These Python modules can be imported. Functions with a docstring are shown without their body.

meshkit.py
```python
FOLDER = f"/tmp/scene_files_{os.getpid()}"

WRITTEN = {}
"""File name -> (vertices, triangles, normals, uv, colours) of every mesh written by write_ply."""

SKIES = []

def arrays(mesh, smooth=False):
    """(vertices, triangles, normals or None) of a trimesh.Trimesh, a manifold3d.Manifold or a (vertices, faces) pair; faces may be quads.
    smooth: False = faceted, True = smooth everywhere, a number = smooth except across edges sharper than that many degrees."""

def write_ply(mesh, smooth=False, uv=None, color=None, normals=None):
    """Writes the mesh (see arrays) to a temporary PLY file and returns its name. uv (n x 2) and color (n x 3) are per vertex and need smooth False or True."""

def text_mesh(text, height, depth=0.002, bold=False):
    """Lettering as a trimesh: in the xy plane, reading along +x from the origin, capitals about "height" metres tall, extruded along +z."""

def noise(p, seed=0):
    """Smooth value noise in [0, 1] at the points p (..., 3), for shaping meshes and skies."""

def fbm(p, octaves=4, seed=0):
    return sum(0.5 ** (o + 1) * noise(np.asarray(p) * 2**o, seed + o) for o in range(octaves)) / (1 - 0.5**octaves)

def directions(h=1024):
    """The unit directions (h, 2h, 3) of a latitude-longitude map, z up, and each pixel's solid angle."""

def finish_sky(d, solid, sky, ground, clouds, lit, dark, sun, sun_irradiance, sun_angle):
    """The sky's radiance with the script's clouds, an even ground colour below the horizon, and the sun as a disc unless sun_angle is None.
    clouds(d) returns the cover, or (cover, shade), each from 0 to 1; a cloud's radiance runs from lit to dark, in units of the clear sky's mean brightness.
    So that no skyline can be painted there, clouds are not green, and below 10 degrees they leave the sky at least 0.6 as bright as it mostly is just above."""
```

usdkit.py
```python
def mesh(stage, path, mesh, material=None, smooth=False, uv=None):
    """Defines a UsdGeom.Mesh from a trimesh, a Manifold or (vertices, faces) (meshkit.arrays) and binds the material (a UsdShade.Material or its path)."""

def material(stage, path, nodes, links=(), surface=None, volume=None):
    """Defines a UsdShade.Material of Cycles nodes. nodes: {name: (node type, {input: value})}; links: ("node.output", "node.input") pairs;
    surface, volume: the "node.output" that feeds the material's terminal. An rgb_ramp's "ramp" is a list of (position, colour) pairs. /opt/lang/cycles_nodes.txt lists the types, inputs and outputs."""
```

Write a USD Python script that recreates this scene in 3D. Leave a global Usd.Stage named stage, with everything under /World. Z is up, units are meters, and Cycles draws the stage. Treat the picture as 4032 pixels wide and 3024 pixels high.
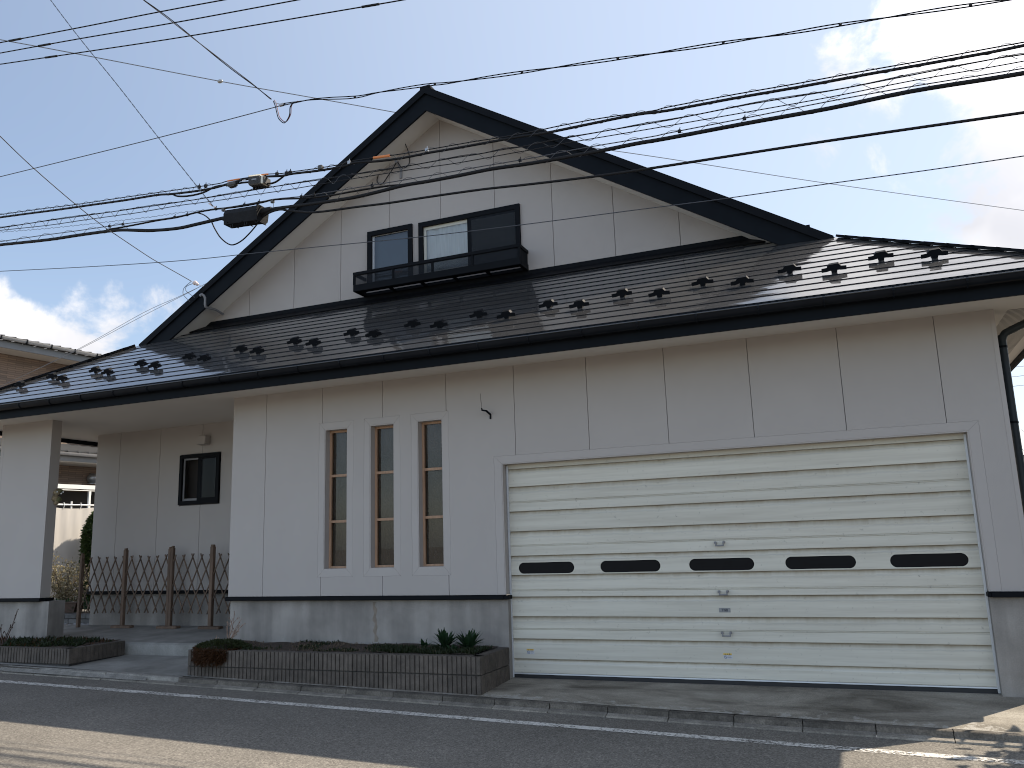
import math, random
import numpy as np
import trimesh
import usdkit
import meshkit
from pxr import Usd, UsdGeom, UsdLux, UsdShade, Gf, Sdf, Vt
from shapely.geometry import Polygon, box as sbox, LineString, Point
from shapely.ops import unary_union

stage = Usd.Stage.CreateInMemory()
UsdGeom.SetStageUpAxis(stage, UsdGeom.Tokens.z)
UsdGeom.SetStageMetersPerUnit(stage, 1.0)
UsdGeom.Xform.Define(stage, '/World')
UsdGeom.Scope.Define(stage, '/World/Looks')
rng = np.random.default_rng(7)
R = random.Random(11)

# ------------------------------------------------------------------ camera
CAM = (7.302863, -9.047693, 1.600000)
RIGHT = (0.923437, 0.382439, -0.031688)
UP = (0.100567, -0.161484, 0.981738)
BACK = (0.370337, -0.909760, -0.187582)
camera = UsdGeom.Camera.Define(stage, '/World/camera')
_m = Gf.Matrix4d(*RIGHT, 0, *UP, 0, *BACK, 0, *CAM, 1)
camera.AddTransformOp().Set(_m)
camera.CreateHorizontalApertureAttr(36.0)
camera.CreateVerticalApertureAttr(27.0)
camera.CreateFocalLengthAttr(29.1183)
camera.CreateClippingRangeAttr(Gf.Vec2f(0.05, 3000))
camera.CreateExposureAttr(0.56)

# ------------------------------------------------------------------ sun and sky
SUN = np.array([0.64, 0.592, 1.0]); SUN /= np.linalg.norm(SUN)
ELEV, ROT = math.asin(SUN[2]), math.atan2(SUN[0], SUN[1])
sun = UsdLux.DistantLight.Define(stage, '/World/sun')
_x = np.cross([0, 0, 1], SUN); _x /= np.linalg.norm(_x); _y = np.cross(SUN, _x)
sun.AddTransformOp().Set(Gf.Matrix4d(*map(float, _x), 0, *map(float, _y), 0, *map(float, SUN), 0, 0, 0, 30, 1))
sun.CreateIntensityAttr(1.25)
sun.CreateAngleAttr(0.55)
sun.CreateColorAttr(Gf.Vec3f(1.0, 0.89, 0.74))
sun.CreateNormalizeAttr(True)

def unit(v):
    v = np.asarray(v, float); return tuple(v / np.linalg.norm(v))

# clouds: (direction, inner cosine, outer cosine, weight)
CLOUDS = [((0.16, 0.66, 0.73), 0.98481, 0.93358, 0.74),  # unseen reach of the right cloud, added to brighten the roof reflection
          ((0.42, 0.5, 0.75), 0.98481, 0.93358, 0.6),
          ((0.2531, 0.8286, 0.4993), 0.99619, 0.95372, 0.95),
          ((0.1537, 0.8895, 0.4303), 0.99996, 0.98769, 0.68),
          ((0.2304, 0.8988, 0.3728), 0.99863, 0.97437, 0.72),
          ((0.1706, 0.9308, 0.3234), 0.99985, 0.99027, 0.62),
          ((0.2462, 0.9376, 0.2456), 0.99863, 0.97815, 0.62),
          ((-0.7876, 0.5875, 0.1859), 0.99978, 0.99396, 0.92),
          ((-0.8291, 0.5259, 0.1899), 0.99939, 0.99027, 0.85),
          ((-0.7493, 0.6268, 0.2137), 0.99996, 0.99756, 0.7),
          ((-0.7312, 0.6301, 0.2614), 0.99999, 0.99678, 0.68),
          ((-0.6977, 0.6679, 0.259), 0.99999, 0.99678, 0.6),
          ((0.445, 0.8218, 0.3558), 0.98481, 0.89879, 0.5),
          ((-0.9514, 0.194, 0.239), 0.99452, 0.95106, 0.5),
          ((0.868, 0.219, 0.446), 0.99619, 0.96593, 0.5),
          ((0.86, -0.181, 0.478), 0.99619, 0.96593, 0.5),
          ((0.754, -0.633, 0.178), 0.99619, 0.96593, 0.5),
          ((0.47, -0.652, 0.594), 0.99619, 0.96593, 0.5),
          ((0.131, -0.952, 0.275), 0.99619, 0.96593, 0.5),
          ((-0.20, -0.72, 0.66), 0.99619, 0.97593, 0.5),
          ((-0.692, -0.594, 0.41), 0.99619, 0.96593, 0.5),
          ((-0.916, -0.329, 0.227), 0.99619, 0.96593, 0.5),
          ((-0.791, 0.058, 0.609), 0.99619, 0.96593, 0.5)]
nodes = {'tc': ('texture_coordinate', {}),
         'sky': ('sky_texture', {'sky_type': 'single_scattering', 'sun_disc': False, 'sun_elevation': ELEV, 'sun_rotation': ROT, 'altitude': 100.0, 'air_density': 1.0, 'aerosol_density': 1.1, 'ozone_density': 1.0}),
         'n1': ('noise_texture', {'scale': 7.0, 'detail': 10.0, 'roughness': 0.6, 'distortion': 0.25}),
         'n2': ('noise_texture', {'scale': 6.0, 'detail': 5.0, 'roughness': 0.5}),
         'bg': ('background_shader', {'strength': 0.122})}
links = [('tc.generated', 'n1.vector'), ('tc.generated', 'n2.vector')]
prev = None
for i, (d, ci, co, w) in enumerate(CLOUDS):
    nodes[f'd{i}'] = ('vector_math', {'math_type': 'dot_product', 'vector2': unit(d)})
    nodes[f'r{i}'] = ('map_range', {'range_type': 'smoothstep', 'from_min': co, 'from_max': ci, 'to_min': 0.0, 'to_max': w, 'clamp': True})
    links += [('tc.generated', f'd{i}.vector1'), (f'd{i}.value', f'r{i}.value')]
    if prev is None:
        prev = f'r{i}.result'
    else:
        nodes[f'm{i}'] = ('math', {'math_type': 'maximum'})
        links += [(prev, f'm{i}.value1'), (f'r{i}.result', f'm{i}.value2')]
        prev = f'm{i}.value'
# cover = smoothstep(noise + mask - threshold)
nodes['con'] = ('math', {'math_type': 'multiply_add', 'value2': 2.3, 'value3': -0.65})
nodes['add'] = ('math', {'math_type': 'add'})
nodes['cov'] = ('map_range', {'range_type': 'smoothstep', 'from_min': 0.96, 'from_max': 1.26, 'to_min': 0.0, 'to_max': 0.97, 'clamp': True})
nodes['shade'] = ('rgb_ramp', {'ramp': [(0.0, (4.3, 4.35, 4.7)), (0.40, (4.9, 4.9, 5.2)), (0.56, (6.3, 6.2, 6.3)), (1.0, (8.4, 8.2, 8.2))]})
nodes['sd'] = ('vector_math', {'math_type': 'dot_product', 'vector2': tuple(map(float, SUN))})
nodes['vf'] = ('map_range', {'range_type': 'smoothstep', 'from_min': 0.1, 'from_max': 0.9, 'to_min': 0.16, 'to_max': 0.52, 'clamp': True})
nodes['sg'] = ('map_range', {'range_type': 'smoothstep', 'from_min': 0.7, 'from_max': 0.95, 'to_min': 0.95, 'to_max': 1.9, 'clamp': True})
nodes['lit'] = ('vector_math', {'math_type': 'scale'})
nodes['mixc'] = ('mix', {'mix_type': 'mix'})
# thin veil of high haze brightens and whitens the sky
nodes['veil'] = ('mix', {'mix_type': 'mix', 'fac': 0.14, 'color2': (5.3, 5.8, 6.5)})
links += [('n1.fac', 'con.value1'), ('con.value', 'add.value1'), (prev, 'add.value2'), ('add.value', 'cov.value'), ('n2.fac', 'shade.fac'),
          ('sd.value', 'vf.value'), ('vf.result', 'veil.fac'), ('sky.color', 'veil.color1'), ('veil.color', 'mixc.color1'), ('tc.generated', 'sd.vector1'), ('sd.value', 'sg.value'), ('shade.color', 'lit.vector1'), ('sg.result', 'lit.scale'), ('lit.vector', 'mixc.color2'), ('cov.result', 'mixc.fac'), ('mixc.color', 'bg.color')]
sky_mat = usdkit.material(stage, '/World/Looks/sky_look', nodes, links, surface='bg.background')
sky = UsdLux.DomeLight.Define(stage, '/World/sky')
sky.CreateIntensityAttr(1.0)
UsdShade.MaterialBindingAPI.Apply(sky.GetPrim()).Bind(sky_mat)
sky.GetPrim().SetCustomDataByKey('kind', 'structure')

# world coordinates of the overhead lines
W = {
'A_messenger':[[-5.058,-0.45,7.078],[-4.137,-0.45,6.999],[-3.262,-0.45,6.916],[-2.428,-0.45,6.852],[-1.317,-0.45,6.76],[-0.958,-0.45,6.731],[-0.549,-0.45,6.702],[-0.41,-0.45,6.708],[0.024,-0.45,6.683],[0.271,-0.45,6.67],[0.527,-0.45,6.628],[0.701,-0.45,6.617],[1.118,-0.45,6.58],[1.51,-0.45,6.559],[1.698,-0.45,6.565],[1.99,-0.45,6.541],[2.206,-0.45,6.522],[2.534,-0.45,6.495],[2.765,-0.45,6.483],[2.99,-0.45,6.47],[3.433,-0.45,6.446],[3.784,-0.45,6.419],[4.182,-0.45,6.401],[4.538,-0.45,6.396],[5.048,-0.45,6.372],[5.609,-0.45,6.322],[5.799,-0.45,6.325],[6.5,-0.45,6.298],[7.162,-0.45,6.261],[7.787,-0.45,6.235],[8.382,-0.45,6.203],[8.944,-0.45,6.179],[9.23,-0.45,6.165]],
'A_cable':[[-5.052,-0.45,7.029],[-4.4,-0.45,6.972],[-3.775,-0.45,6.915],[-3.087,-0.45,6.859],[-2.328,-0.45,6.796],[-1.715,-0.45,6.756],[-1.424,-0.45,6.715],[-0.955,-0.45,6.669],[-0.615,-0.45,6.654],[-0.364,-0.45,6.665],[-0.125,-0.45,6.669],[0.137,-0.45,6.656],[0.527,-0.45,6.594],[0.699,-0.45,6.588],[1.119,-0.45,6.544],[1.51,-0.45,6.523],[1.698,-0.45,6.536],[2.024,-0.45,6.484],[2.418,-0.45,6.448],[2.764,-0.45,6.438],[3.102,-0.45,6.418],[3.431,-0.45,6.402],[3.783,-0.45,6.386],[4.067,-0.45,6.371],[4.316,-0.45,6.347],[4.853,-0.45,6.335],[5.422,-0.45,6.32],[5.797,-0.45,6.283],[6.497,-0.45,6.254],[7.158,-0.45,6.218],[7.783,-0.45,6.193],[8.377,-0.45,6.163],[8.939,-0.45,6.137],[9.226,-0.45,6.131]],
'A_drop':[[-1.424,-0.45,6.715],[-1.311,-0.45,6.659],[-1.085,-0.45,6.621],[-0.838,-0.45,6.622],[-0.636,-0.45,6.666],[-0.435,-0.45,6.656],[-0.251,-0.45,6.638],[-0.013,-0.45,6.612],[0.275,-0.45,6.531],[0.398,-0.45,6.521],[0.482,-0.45,6.548],[0.57,-0.45,6.593]],
'B_upper':[[-5.101,-0.4,6.872],[-4.215,-0.4,6.815],[-3.133,-0.4,6.728],[-2.245,-0.4,6.659],[-1.356,-0.4,6.593],[-0.417,-0.4,6.533],[0.36,-0.4,6.491],[1.21,-0.4,6.43],[1.666,-0.4,6.4],[2.151,-0.4,6.366],[3.05,-0.4,6.323],[3.406,-0.4,6.299],[3.759,-0.4,6.285],[4.063,-0.4,6.264],[4.435,-0.4,6.259],[5.216,-0.4,6.224],[5.78,-0.4,6.194],[6.653,-0.4,6.172],[7.467,-0.4,6.125],[8.226,-0.4,6.104],[8.939,-0.4,6.087],[9.225,-0.4,6.066]],
'B_lower':[[-5.097,-0.4,6.832],[-3.991,-0.4,6.719],[-3.213,-0.4,6.664],[-2.464,-0.4,6.605],[-2.064,-0.4,6.574],[-1.353,-0.4,6.54],[-0.952,-0.4,6.506],[-0.543,-0.4,6.473],[-0.146,-0.4,6.45],[0.225,-0.4,6.424],[0.588,-0.4,6.399],[1.15,-0.4,6.37],[1.666,-0.4,6.343],[2.434,-0.4,6.296],[2.846,-0.4,6.264],[3.227,-0.4,6.237],[3.936,-0.4,6.21],[4.155,-0.4,6.198],[4.631,-0.4,6.185],[5.212,-0.4,6.155],[5.775,-0.4,6.127],[6.646,-0.4,6.087],[7.46,-0.4,6.055],[8.219,-0.4,6.042],[8.93,-0.4,6.008],[9.217,-0.4,5.997]],
'B_thin':[[-5.021,-0.45,6.771],[-4.101,-0.45,6.658],[-3.231,-0.45,6.568],[-2.401,-0.45,6.489],[-1.679,-0.45,6.423],[-1.296,-0.45,6.402],[-1.014,-0.45,6.372],[-0.802,-0.45,6.358]],
'C_messenger':[[-5.001,-0.45,6.606],[-4.089,-0.45,6.547],[-3.223,-0.45,6.48],[-2.396,-0.45,6.426],[-1.613,-0.45,6.364],[-1.293,-0.45,6.347],[-0.925,-0.45,6.34],[-0.637,-0.45,6.335],[-0.349,-0.45,6.31],[0.201,-0.45,6.286],[0.471,-0.45,6.274],[0.929,-0.45,6.225],[1.699,-0.45,6.183],[2.297,-0.45,6.151],[2.872,-0.45,6.125],[3.424,-0.45,6.103],[4.169,-0.45,6.068],[4.839,-0.45,6.052],[5.589,-0.45,6.014],[5.778,-0.45,6.014],[6.644,-0.45,5.997],[7.454,-0.45,5.984],[8.207,-0.45,5.956],[8.912,-0.45,5.914],[9.196,-0.45,5.898]],
'C_cable_left':[[-4.994,-0.45,6.551],[-3.901,-0.45,6.447],[-3.216,-0.45,6.405],[-2.486,-0.45,6.348],[-2.07,-0.45,6.274],[-1.758,-0.45,6.216],[-1.283,-0.45,6.164],[-0.916,-0.45,6.163],[-0.415,-0.45,6.169],[-0.304,-0.45,6.17]],
'C_cable_right':[[0.154,-0.45,6.129],[0.273,-0.45,6.144],[0.535,-0.45,6.131],[0.804,-0.45,6.108],[1.269,-0.45,6.076],[1.7,-0.45,6.055],[2.061,-0.45,6.061],[2.414,-0.45,6.073],[2.759,-0.45,6.057],[3.202,-0.45,6.045],[3.635,-0.45,6.039],[4.167,-0.45,6.002],[4.929,-0.45,5.976],[5.402,-0.45,5.97],[5.774,-0.45,5.954],[6.639,-0.45,5.934],[7.447,-0.45,5.906],[8.201,-0.45,5.905],[8.905,-0.45,5.864],[9.19,-0.45,5.849]],
'C_branch':[[-2.673,-0.45,6.394],[-2.488,-0.45,6.381],[-2.156,-0.45,6.368],[-1.675,-0.45,6.355],[-1.293,-0.45,6.335],[-0.939,-0.45,6.342],[-0.62,-0.45,6.328],[-0.349,-0.45,6.299],[-0.071,-0.45,6.279],[0.201,-0.45,6.272],[0.43,-0.45,6.271],[0.929,-0.45,6.192],[1.308,-0.45,6.154],[1.699,-0.45,6.14],[2.178,-0.45,6.113],[2.469,-0.45,6.072]],
'D_loop':[[-0.939,-0.45,6.338],[-0.807,-0.45,6.276],[-0.684,-0.45,6.169],[-0.607,-0.45,6.037],[-0.487,-0.45,5.873],[-0.314,-0.45,5.749],[-0.148,-0.45,5.769],[0.012,-0.45,5.869],[0.142,-0.45,5.983]],
'E_cable':[[0.158,-0.45,6.018],[0.22,-0.45,6.062],[0.355,-0.45,6.106],[0.514,-0.45,6.109],[0.674,-0.45,6.061],[1.063,-0.45,5.966],[1.7,-0.45,5.917],[2.181,-0.45,5.879],[2.527,-0.45,5.861],[2.947,-0.45,5.838],[3.416,-0.45,5.808],[3.671,-0.45,5.787],[4.157,-0.45,5.74],[5.01,-0.45,5.671],[5.753,-0.45,5.631],[7.413,-0.45,5.553],[9.139,-0.45,5.452]],
'F_wire':[[-4.726,-0.6,6.02],[-3.07,-0.6,5.818],[-1.597,-0.6,5.65],[-0.693,-0.6,5.562],[0.001,-0.6,5.509],[0.504,-0.6,5.468],[1.42,-0.6,5.392],[2.699,-0.6,5.283],[4.026,-0.6,5.197],[5.207,-0.6,5.134],[5.861,-0.6,5.097],[6.308,-0.6,5.072],[7.366,-0.6,5.03],[8.235,-0.6,4.989],[9.053,-0.6,4.961]],
'G1':[[-4.185,-1.3,9.411],[-2.63,-1.3,9.198],[-0.924,-1.3,8.974],[0.177,-1.3,8.819],[0.682,-1.3,8.739]],
'G2':[[-4.607,-1.0,9.523],[-2.831,-1.0,9.278],[-0.958,-1.0,9.002],[1.145,-1.0,8.72],[1.621,-1.0,8.649]],
'G3':[[-5.025,-0.7,9.608],[-2.979,-0.7,9.285],[-0.948,-0.7,8.973],[1.851,-0.7,8.582],[2.559,-0.7,8.485],[2.945,-0.7,8.44]],
'H':[[-2.412,-1.9,9.295],[-2.374,-1.869,9.224],[-2.143,-1.68,8.825],[-1.907,-1.487,8.439],[-1.652,-1.279,8.031],[-1.233,-0.936,7.331],[-0.777,-0.564,6.584],[-0.638,-0.45,6.361]],
'I':[[-12.055,4.0,14.845],[-10.853,5.152,14.804],[-8.149,7.743,14.675],[-6.245,9.567,14.629],[-4.394,11.34,14.58],[-0.651,14.926,14.453],[2.459,17.907,14.49],[7.542,22.777,14.521],[15.08,29.999,14.714]],
'J_in':[[-1.137,-1.5,9.159],[-1.079,-1.459,9.097],[-0.816,-1.273,8.864],[-0.454,-1.017,8.511],[-0.117,-0.779,8.187],[0.124,-0.608,7.968],[0.348,-0.45,7.747]],
'J_loop':[[0.348,-0.45,7.747],[0.385,-0.45,7.659],[0.414,-0.45,7.549],[0.451,-0.45,7.452],[0.547,-0.45,7.369],[0.625,-0.45,7.456],[0.635,-0.45,7.571],[0.668,-0.45,7.62],[0.744,-0.45,7.632]],
'J_out':[[0.497,-0.45,7.655],[0.744,-0.45,7.632],[1.074,-0.45,7.596],[1.694,-0.45,7.471],[2.045,-0.45,7.449],[2.759,-0.45,7.372],[3.056,-0.45,7.324],[3.567,-0.45,7.265],[4.101,-0.45,7.203],[4.632,-0.45,7.141],[5.126,-0.45,7.083],[5.654,-0.45,7.02],[5.845,-0.45,6.999],[6.637,-0.45,6.916],[7.118,-0.45,6.859],[7.614,-0.45,6.815],[8.102,-0.45,6.763],[8.571,-0.45,6.713],[9.023,-0.45,6.659],[9.243,-0.45,6.631],[9.39,-0.45,6.613]],
'K':[[-5.2,-0.45,7.75],[-5.14,-0.45,7.751],[-1.759,-0.45,7.67],[0.364,-0.45,7.645],[0.497,-0.45,7.655]],
'L':[[-2.283,-2.5,6.885],[-2.285,-2.47,6.872],[-2.321,-1.951,6.662],[-2.372,-1.221,6.423],[-2.409,-0.688,6.283],[-2.422,-0.502,6.251],[-2.462,0.084,6.146],[-2.481,0.359,6.107],[-2.515,0.842,6.058],[-2.536,1.15,6.025]],
'L_hook':[[-2.536,1.15,6.025],[-2.498,1.198,5.993],[-2.444,1.269,5.969],[-2.396,1.33,5.944]],
'L_loop1':[[-2.584,1.2,6.042],[-2.716,1.2,5.965],[-2.751,1.2,5.903],[-2.73,1.2,5.821],[-2.592,1.2,5.691]],
'L_loop2':[[-2.522,1.2,6.002],[-2.651,1.2,5.981],[-2.698,1.2,5.944],[-2.673,1.2,5.879],[-2.487,1.2,5.746]],
'M1':[[-11.694,4.5,5.68],[-11.596,4.479,5.698],[-8.123,3.722,6.049],[-5.75,3.205,6.367],[-3.69,2.756,6.626],[-2.269,2.447,6.854],[-1.284,2.232,7.098],[-0.385,2.036,7.314],[0.372,1.871,7.462],[0.777,1.783,7.571],[1.066,1.72,7.614]],
'M2':[[-11.694,4.5,5.68],[-8.126,3.723,6.07],[-5.755,3.206,6.43],[-4.601,2.955,6.53],[-3.69,2.756,6.626],[-2.267,2.446,6.82],[-1.283,2.232,7.045],[-0.385,2.036,7.289],[0.156,1.918,7.368],[0.777,1.783,7.519],[1.066,1.72,7.614]],
'gooseneck':[[-2.402,1.22,5.765],[-2.382,1.24,5.798],[-2.333,1.26,5.74],[-2.358,1.3,5.618],[-2.369,1.36,5.596],[-2.374,1.55,5.614],[-2.391,1.76,5.588]],
}

# carry the lines on towards their poles, well past the picture
def carry(key, start=0.0, end=0.0):
    p = [np.array(q, float) for q in W[key]]
    def ext(u, v, L):
        d = u - v; h = np.linalg.norm(d); n = int(L / h) + 1
        return [u + d * (i + 1) for i in range(n)]
    if start: p = ext(p[0], p[1], start)[::-1] + p
    if end: p = p + ext(p[-1], p[-2], end)
    W[key] = [tuple(float(c) for c in q) for q in p]
BALL_X = W['I'][2][0]
for k_ in ('A_messenger', 'A_cable', 'B_upper', 'B_lower', 'C_messenger', 'F_wire', 'G1', 'G2', 'G3', 'I'): carry(k_, 9.0, 9.0)
for k_ in ('B_thin', 'C_cable_left', 'K', 'H', 'J_in', 'L', 'M1', 'M2'): carry(k_, 6.0, 0.0)
for k_ in ('C_cable_right', 'E_cable', 'J_out'): carry(k_, 0.0, 9.0)

# ------------------------------------------------------------------ helpers
_names = {}
def numbered(parent, name):
    k = (parent, name); n = _names.get(k, 0); _names[k] = n + 1
    return f'{parent}/{name}' if n == 0 else f'{parent}/{name}_{n:03d}'

OFF = {'/World': np.zeros(3)}
def setlabel(prim, label=None, cat=None, group=None, kind=None):
    for k, v in (('label', label), ('category', cat), ('group', group), ('kind', kind)):
        if v: prim.SetCustomDataByKey(k, v)
def thing(name, label=None, cat=None, base=(0, 0, 0), group=None, kind=None, parent='/World'):
    path = numbered(parent, name)
    x = UsdGeom.Xform.Define(stage, path)
    off = np.array(base, float)
    if parent == '/World': x.AddTranslateOp().Set(Gf.Vec3d(*map(float, off)))
    OFF[path] = off if parent == '/World' else OFF[parent]
    setlabel(x.GetPrim(), label, cat, group, kind)
    return path
def obj(name, mesh, mat, parent='/World', smooth=False, label=None, cat=None, group=None, kind=None, uv=None):
    """One Mesh prim; mesh is in world coordinates. At top level it gets its own base point."""
    if isinstance(mesh, list): mesh = cat_(mesh)
    v, f = np.array(mesh.vertices, float), np.array(mesh.faces)
    path = numbered(parent, name)
    if parent == '/World':
        lo, hi = v.min(0), v.max(0); off = np.array([(lo[0] + hi[0]) / 2, (lo[1] + hi[1]) / 2, lo[2]])
        OFF[path] = off
    else:
        off = OFF[parent]; OFF[path] = off
    m = usdkit.mesh(stage, path, (v - off, f), mat, smooth=smooth, uv=None if uv is None else uv(v))
    if parent == '/World': m.AddTranslateOp().Set(Gf.Vec3d(*map(float, off)))
    setlabel(m.GetPrim(), label, cat, group, kind)
    return path
def TM(v, f): return trimesh.Trimesh(np.asarray(v, float), np.asarray(f, int), process=False)
def cat_(ms): return trimesh.util.concatenate([m for m in ms if m is not None])
def quadmesh(v, quads):
    f = []
    for q in quads: f += [(q[0], q[1], q[2]), (q[0], q[2], q[3])]
    return TM(v, f)
_BF = [(0, 2, 3, 1), (4, 5, 7, 6), (0, 1, 5, 4), (2, 6, 7, 3), (0, 4, 6, 2), (1, 3, 7, 5)]
def hexa(p):
    """8 corners, index = x + 2 y + 4 z."""
    return quadmesh(p, [(0, 2, 3, 1), (4, 5, 7, 6), (0, 1, 5, 4), (2, 6, 7, 3), (0, 4, 6, 2), (1, 3, 7, 5)])
def box(x0, y0, z0, x1, y1, z1, bev=0.0):
    if bev <= 0:
        return hexa([(x, y, z) for z in (z0, z1) for y in (y0, y1) for x in (x0, x1)])
    c = np.array([(x0 + x1) / 2, (y0 + y1) / 2, (z0 + z1) / 2]); h = np.array([x1 - x0, y1 - y0, z1 - z0]) / 2
    b = min(bev, 0.45 * h.min()); pts = []
    for s in np.ndindex(2, 2, 2):
        s = np.array(s) * 2 - 1
        for a in range(3):
            e = h - b; e[a] = h[a]; pts.append(c + s * e)
    return trimesh.Trimesh(np.array(pts), process=False).convex_hull
def extr(poly, y0, y1):
    """polygon in (x, z) pushed along y."""
    out = []
    for g in getattr(poly, 'geoms', [poly]):
        if g.area < 1e-6: continue
        m = trimesh.creation.extrude_polygon(g, y1 - y0, engine='earcut'); v = m.vertices
        out.append(TM(np.c_[v[:, 0], y1 - v[:, 2], v[:, 1]], m.faces))
    return cat_(out)
def extr_x(poly, x0, x1):
    """polygon in (y, z) pushed along x."""
    m = trimesh.creation.extrude_polygon(poly, x1 - x0, engine='earcut'); v = m.vertices
    return TM(np.c_[x0 + v[:, 2], v[:, 0], v[:, 1]], m.faces)
def extr_z(poly, z0, z1):
    out = []
    for g in getattr(poly, 'geoms', [poly]):
        m = trimesh.creation.extrude_polygon(g, z1 - z0, engine='earcut'); m.apply_translation([0, 0, z0]); out.append(m)
    return cat_(out)
def slab(top, dz):
    """convex polygon in 3-D and the same polygon dz lower, closed."""
    top = np.array(top, float); n = len(top); bot = top - [0, 0, dz]
    v = np.vstack([top, bot]); f = []
    for i in range(1, n - 1): f += [(0, i, i + 1), (n, n + i + 1, n + i)]
    for i in range(n):
        j = (i + 1) % n; f += [(i, n + i, n + j), (i, n + j, j)]
    m = TM(v, f); m.fix_normals(); return m
def spline(pts, k=6):
    p = np.array(pts, float)
    if len(p) < 3 or k <= 1: return p
    q = np.vstack([2 * p[0] - p[1], p, 2 * p[-1] - p[-2]]); out = []
    for i in range(1, len(q) - 2):
        a, b, c, d = q[i - 1:i + 3]
        for t in np.arange(k) / k:
            out.append(0.5 * (2 * b + (c - a) * t + (2 * a - 5 * b + 4 * c - d) * t * t + (3 * b - a - 3 * c + d) * t ** 3))
    out.append(p[-1]); return np.array(out)
def tube(pts, r, n=6, caps=True):
    p = np.array(pts, float); m = len(p)
    r = np.full(m, r) if np.ndim(r) == 0 else np.array(r)
    t = np.gradient(p, axis=0); t /= np.maximum(np.linalg.norm(t, axis=1, keepdims=True), 1e-9)
    up = np.array([0, 0, 1.0]) if abs(t[0][2]) < 0.9 else np.array([0, 1.0, 0])
    a = np.cross(up, t[0]); a /= np.linalg.norm(a); A = []
    for i in range(m):
        a = a - t[i] * np.dot(a, t[i]); a /= np.linalg.norm(a); A.append(a.copy())
    A = np.array(A); Bv = np.cross(t, A)
    ang = np.arange(n) / n * 2 * math.pi
    v = (p[:, None, :] + r[:, None, None] * (np.cos(ang)[None, :, None] * A[:, None, :] + np.sin(ang)[None, :, None] * Bv[:, None, :])).reshape(-1, 3)
    f = []
    i = np.arange(m - 1)[:, None] * n; k = np.arange(n)[None, :]; k2 = (k + 1) % n
    q = np.stack([i + k, i + k2, i + n + k2, i + n + k], -1).reshape(-1, 4)
    f = np.vstack([q[:, [0, 1, 2]], q[:, [0, 2, 3]]])
    if caps:
        e = [(0, j + 1, j) for j in range(1, n - 1)] + [((m - 1) * n, (m - 1) * n + j, (m - 1) * n + j + 1) for j in range(1, n - 1)]
        f = np.vstack([f, e])
    return TM(v, f)
def bar(a, b, w, h, up=(0, 0, 1)):
    """straight rectangular bar from a to b, w across, h along up."""
    a, b = np.array(a, float), np.array(b, float); t = b - a; t /= np.linalg.norm(t)
    s = np.cross(t, up); s /= np.linalg.norm(s); u = np.cross(s, t)
    return hexa([(a if iy == 0 else b) + s * w / 2 * (2 * ix - 1) + u * h / 2 * (2 * iz - 1) for iz in (0, 1) for iy in (0, 1) for ix in (0, 1)])
def sheet_pane(x0, y0, z0, x1, y1, z1):
    """one glass sheet facing the street."""
    return TM([(x0, y0, z0), (x1, y0, z0), (x1, y0, z1), (x0, y0, z1)], [(0, 1, 2), (0, 2, 3)])
def cyl(c, r, h, axis='z', n=16):
    m = trimesh.creation.cylinder(radius=r, height=h, sections=n)
    if axis == 'y': m.apply_transform(trimesh.transformations.rotation_matrix(math.pi / 2, [1, 0, 0]))
    if axis == 'x': m.apply_transform(trimesh.transformations.rotation_matrix(math.pi / 2, [0, 1, 0]))
    m.apply_translation(c); return m
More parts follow.
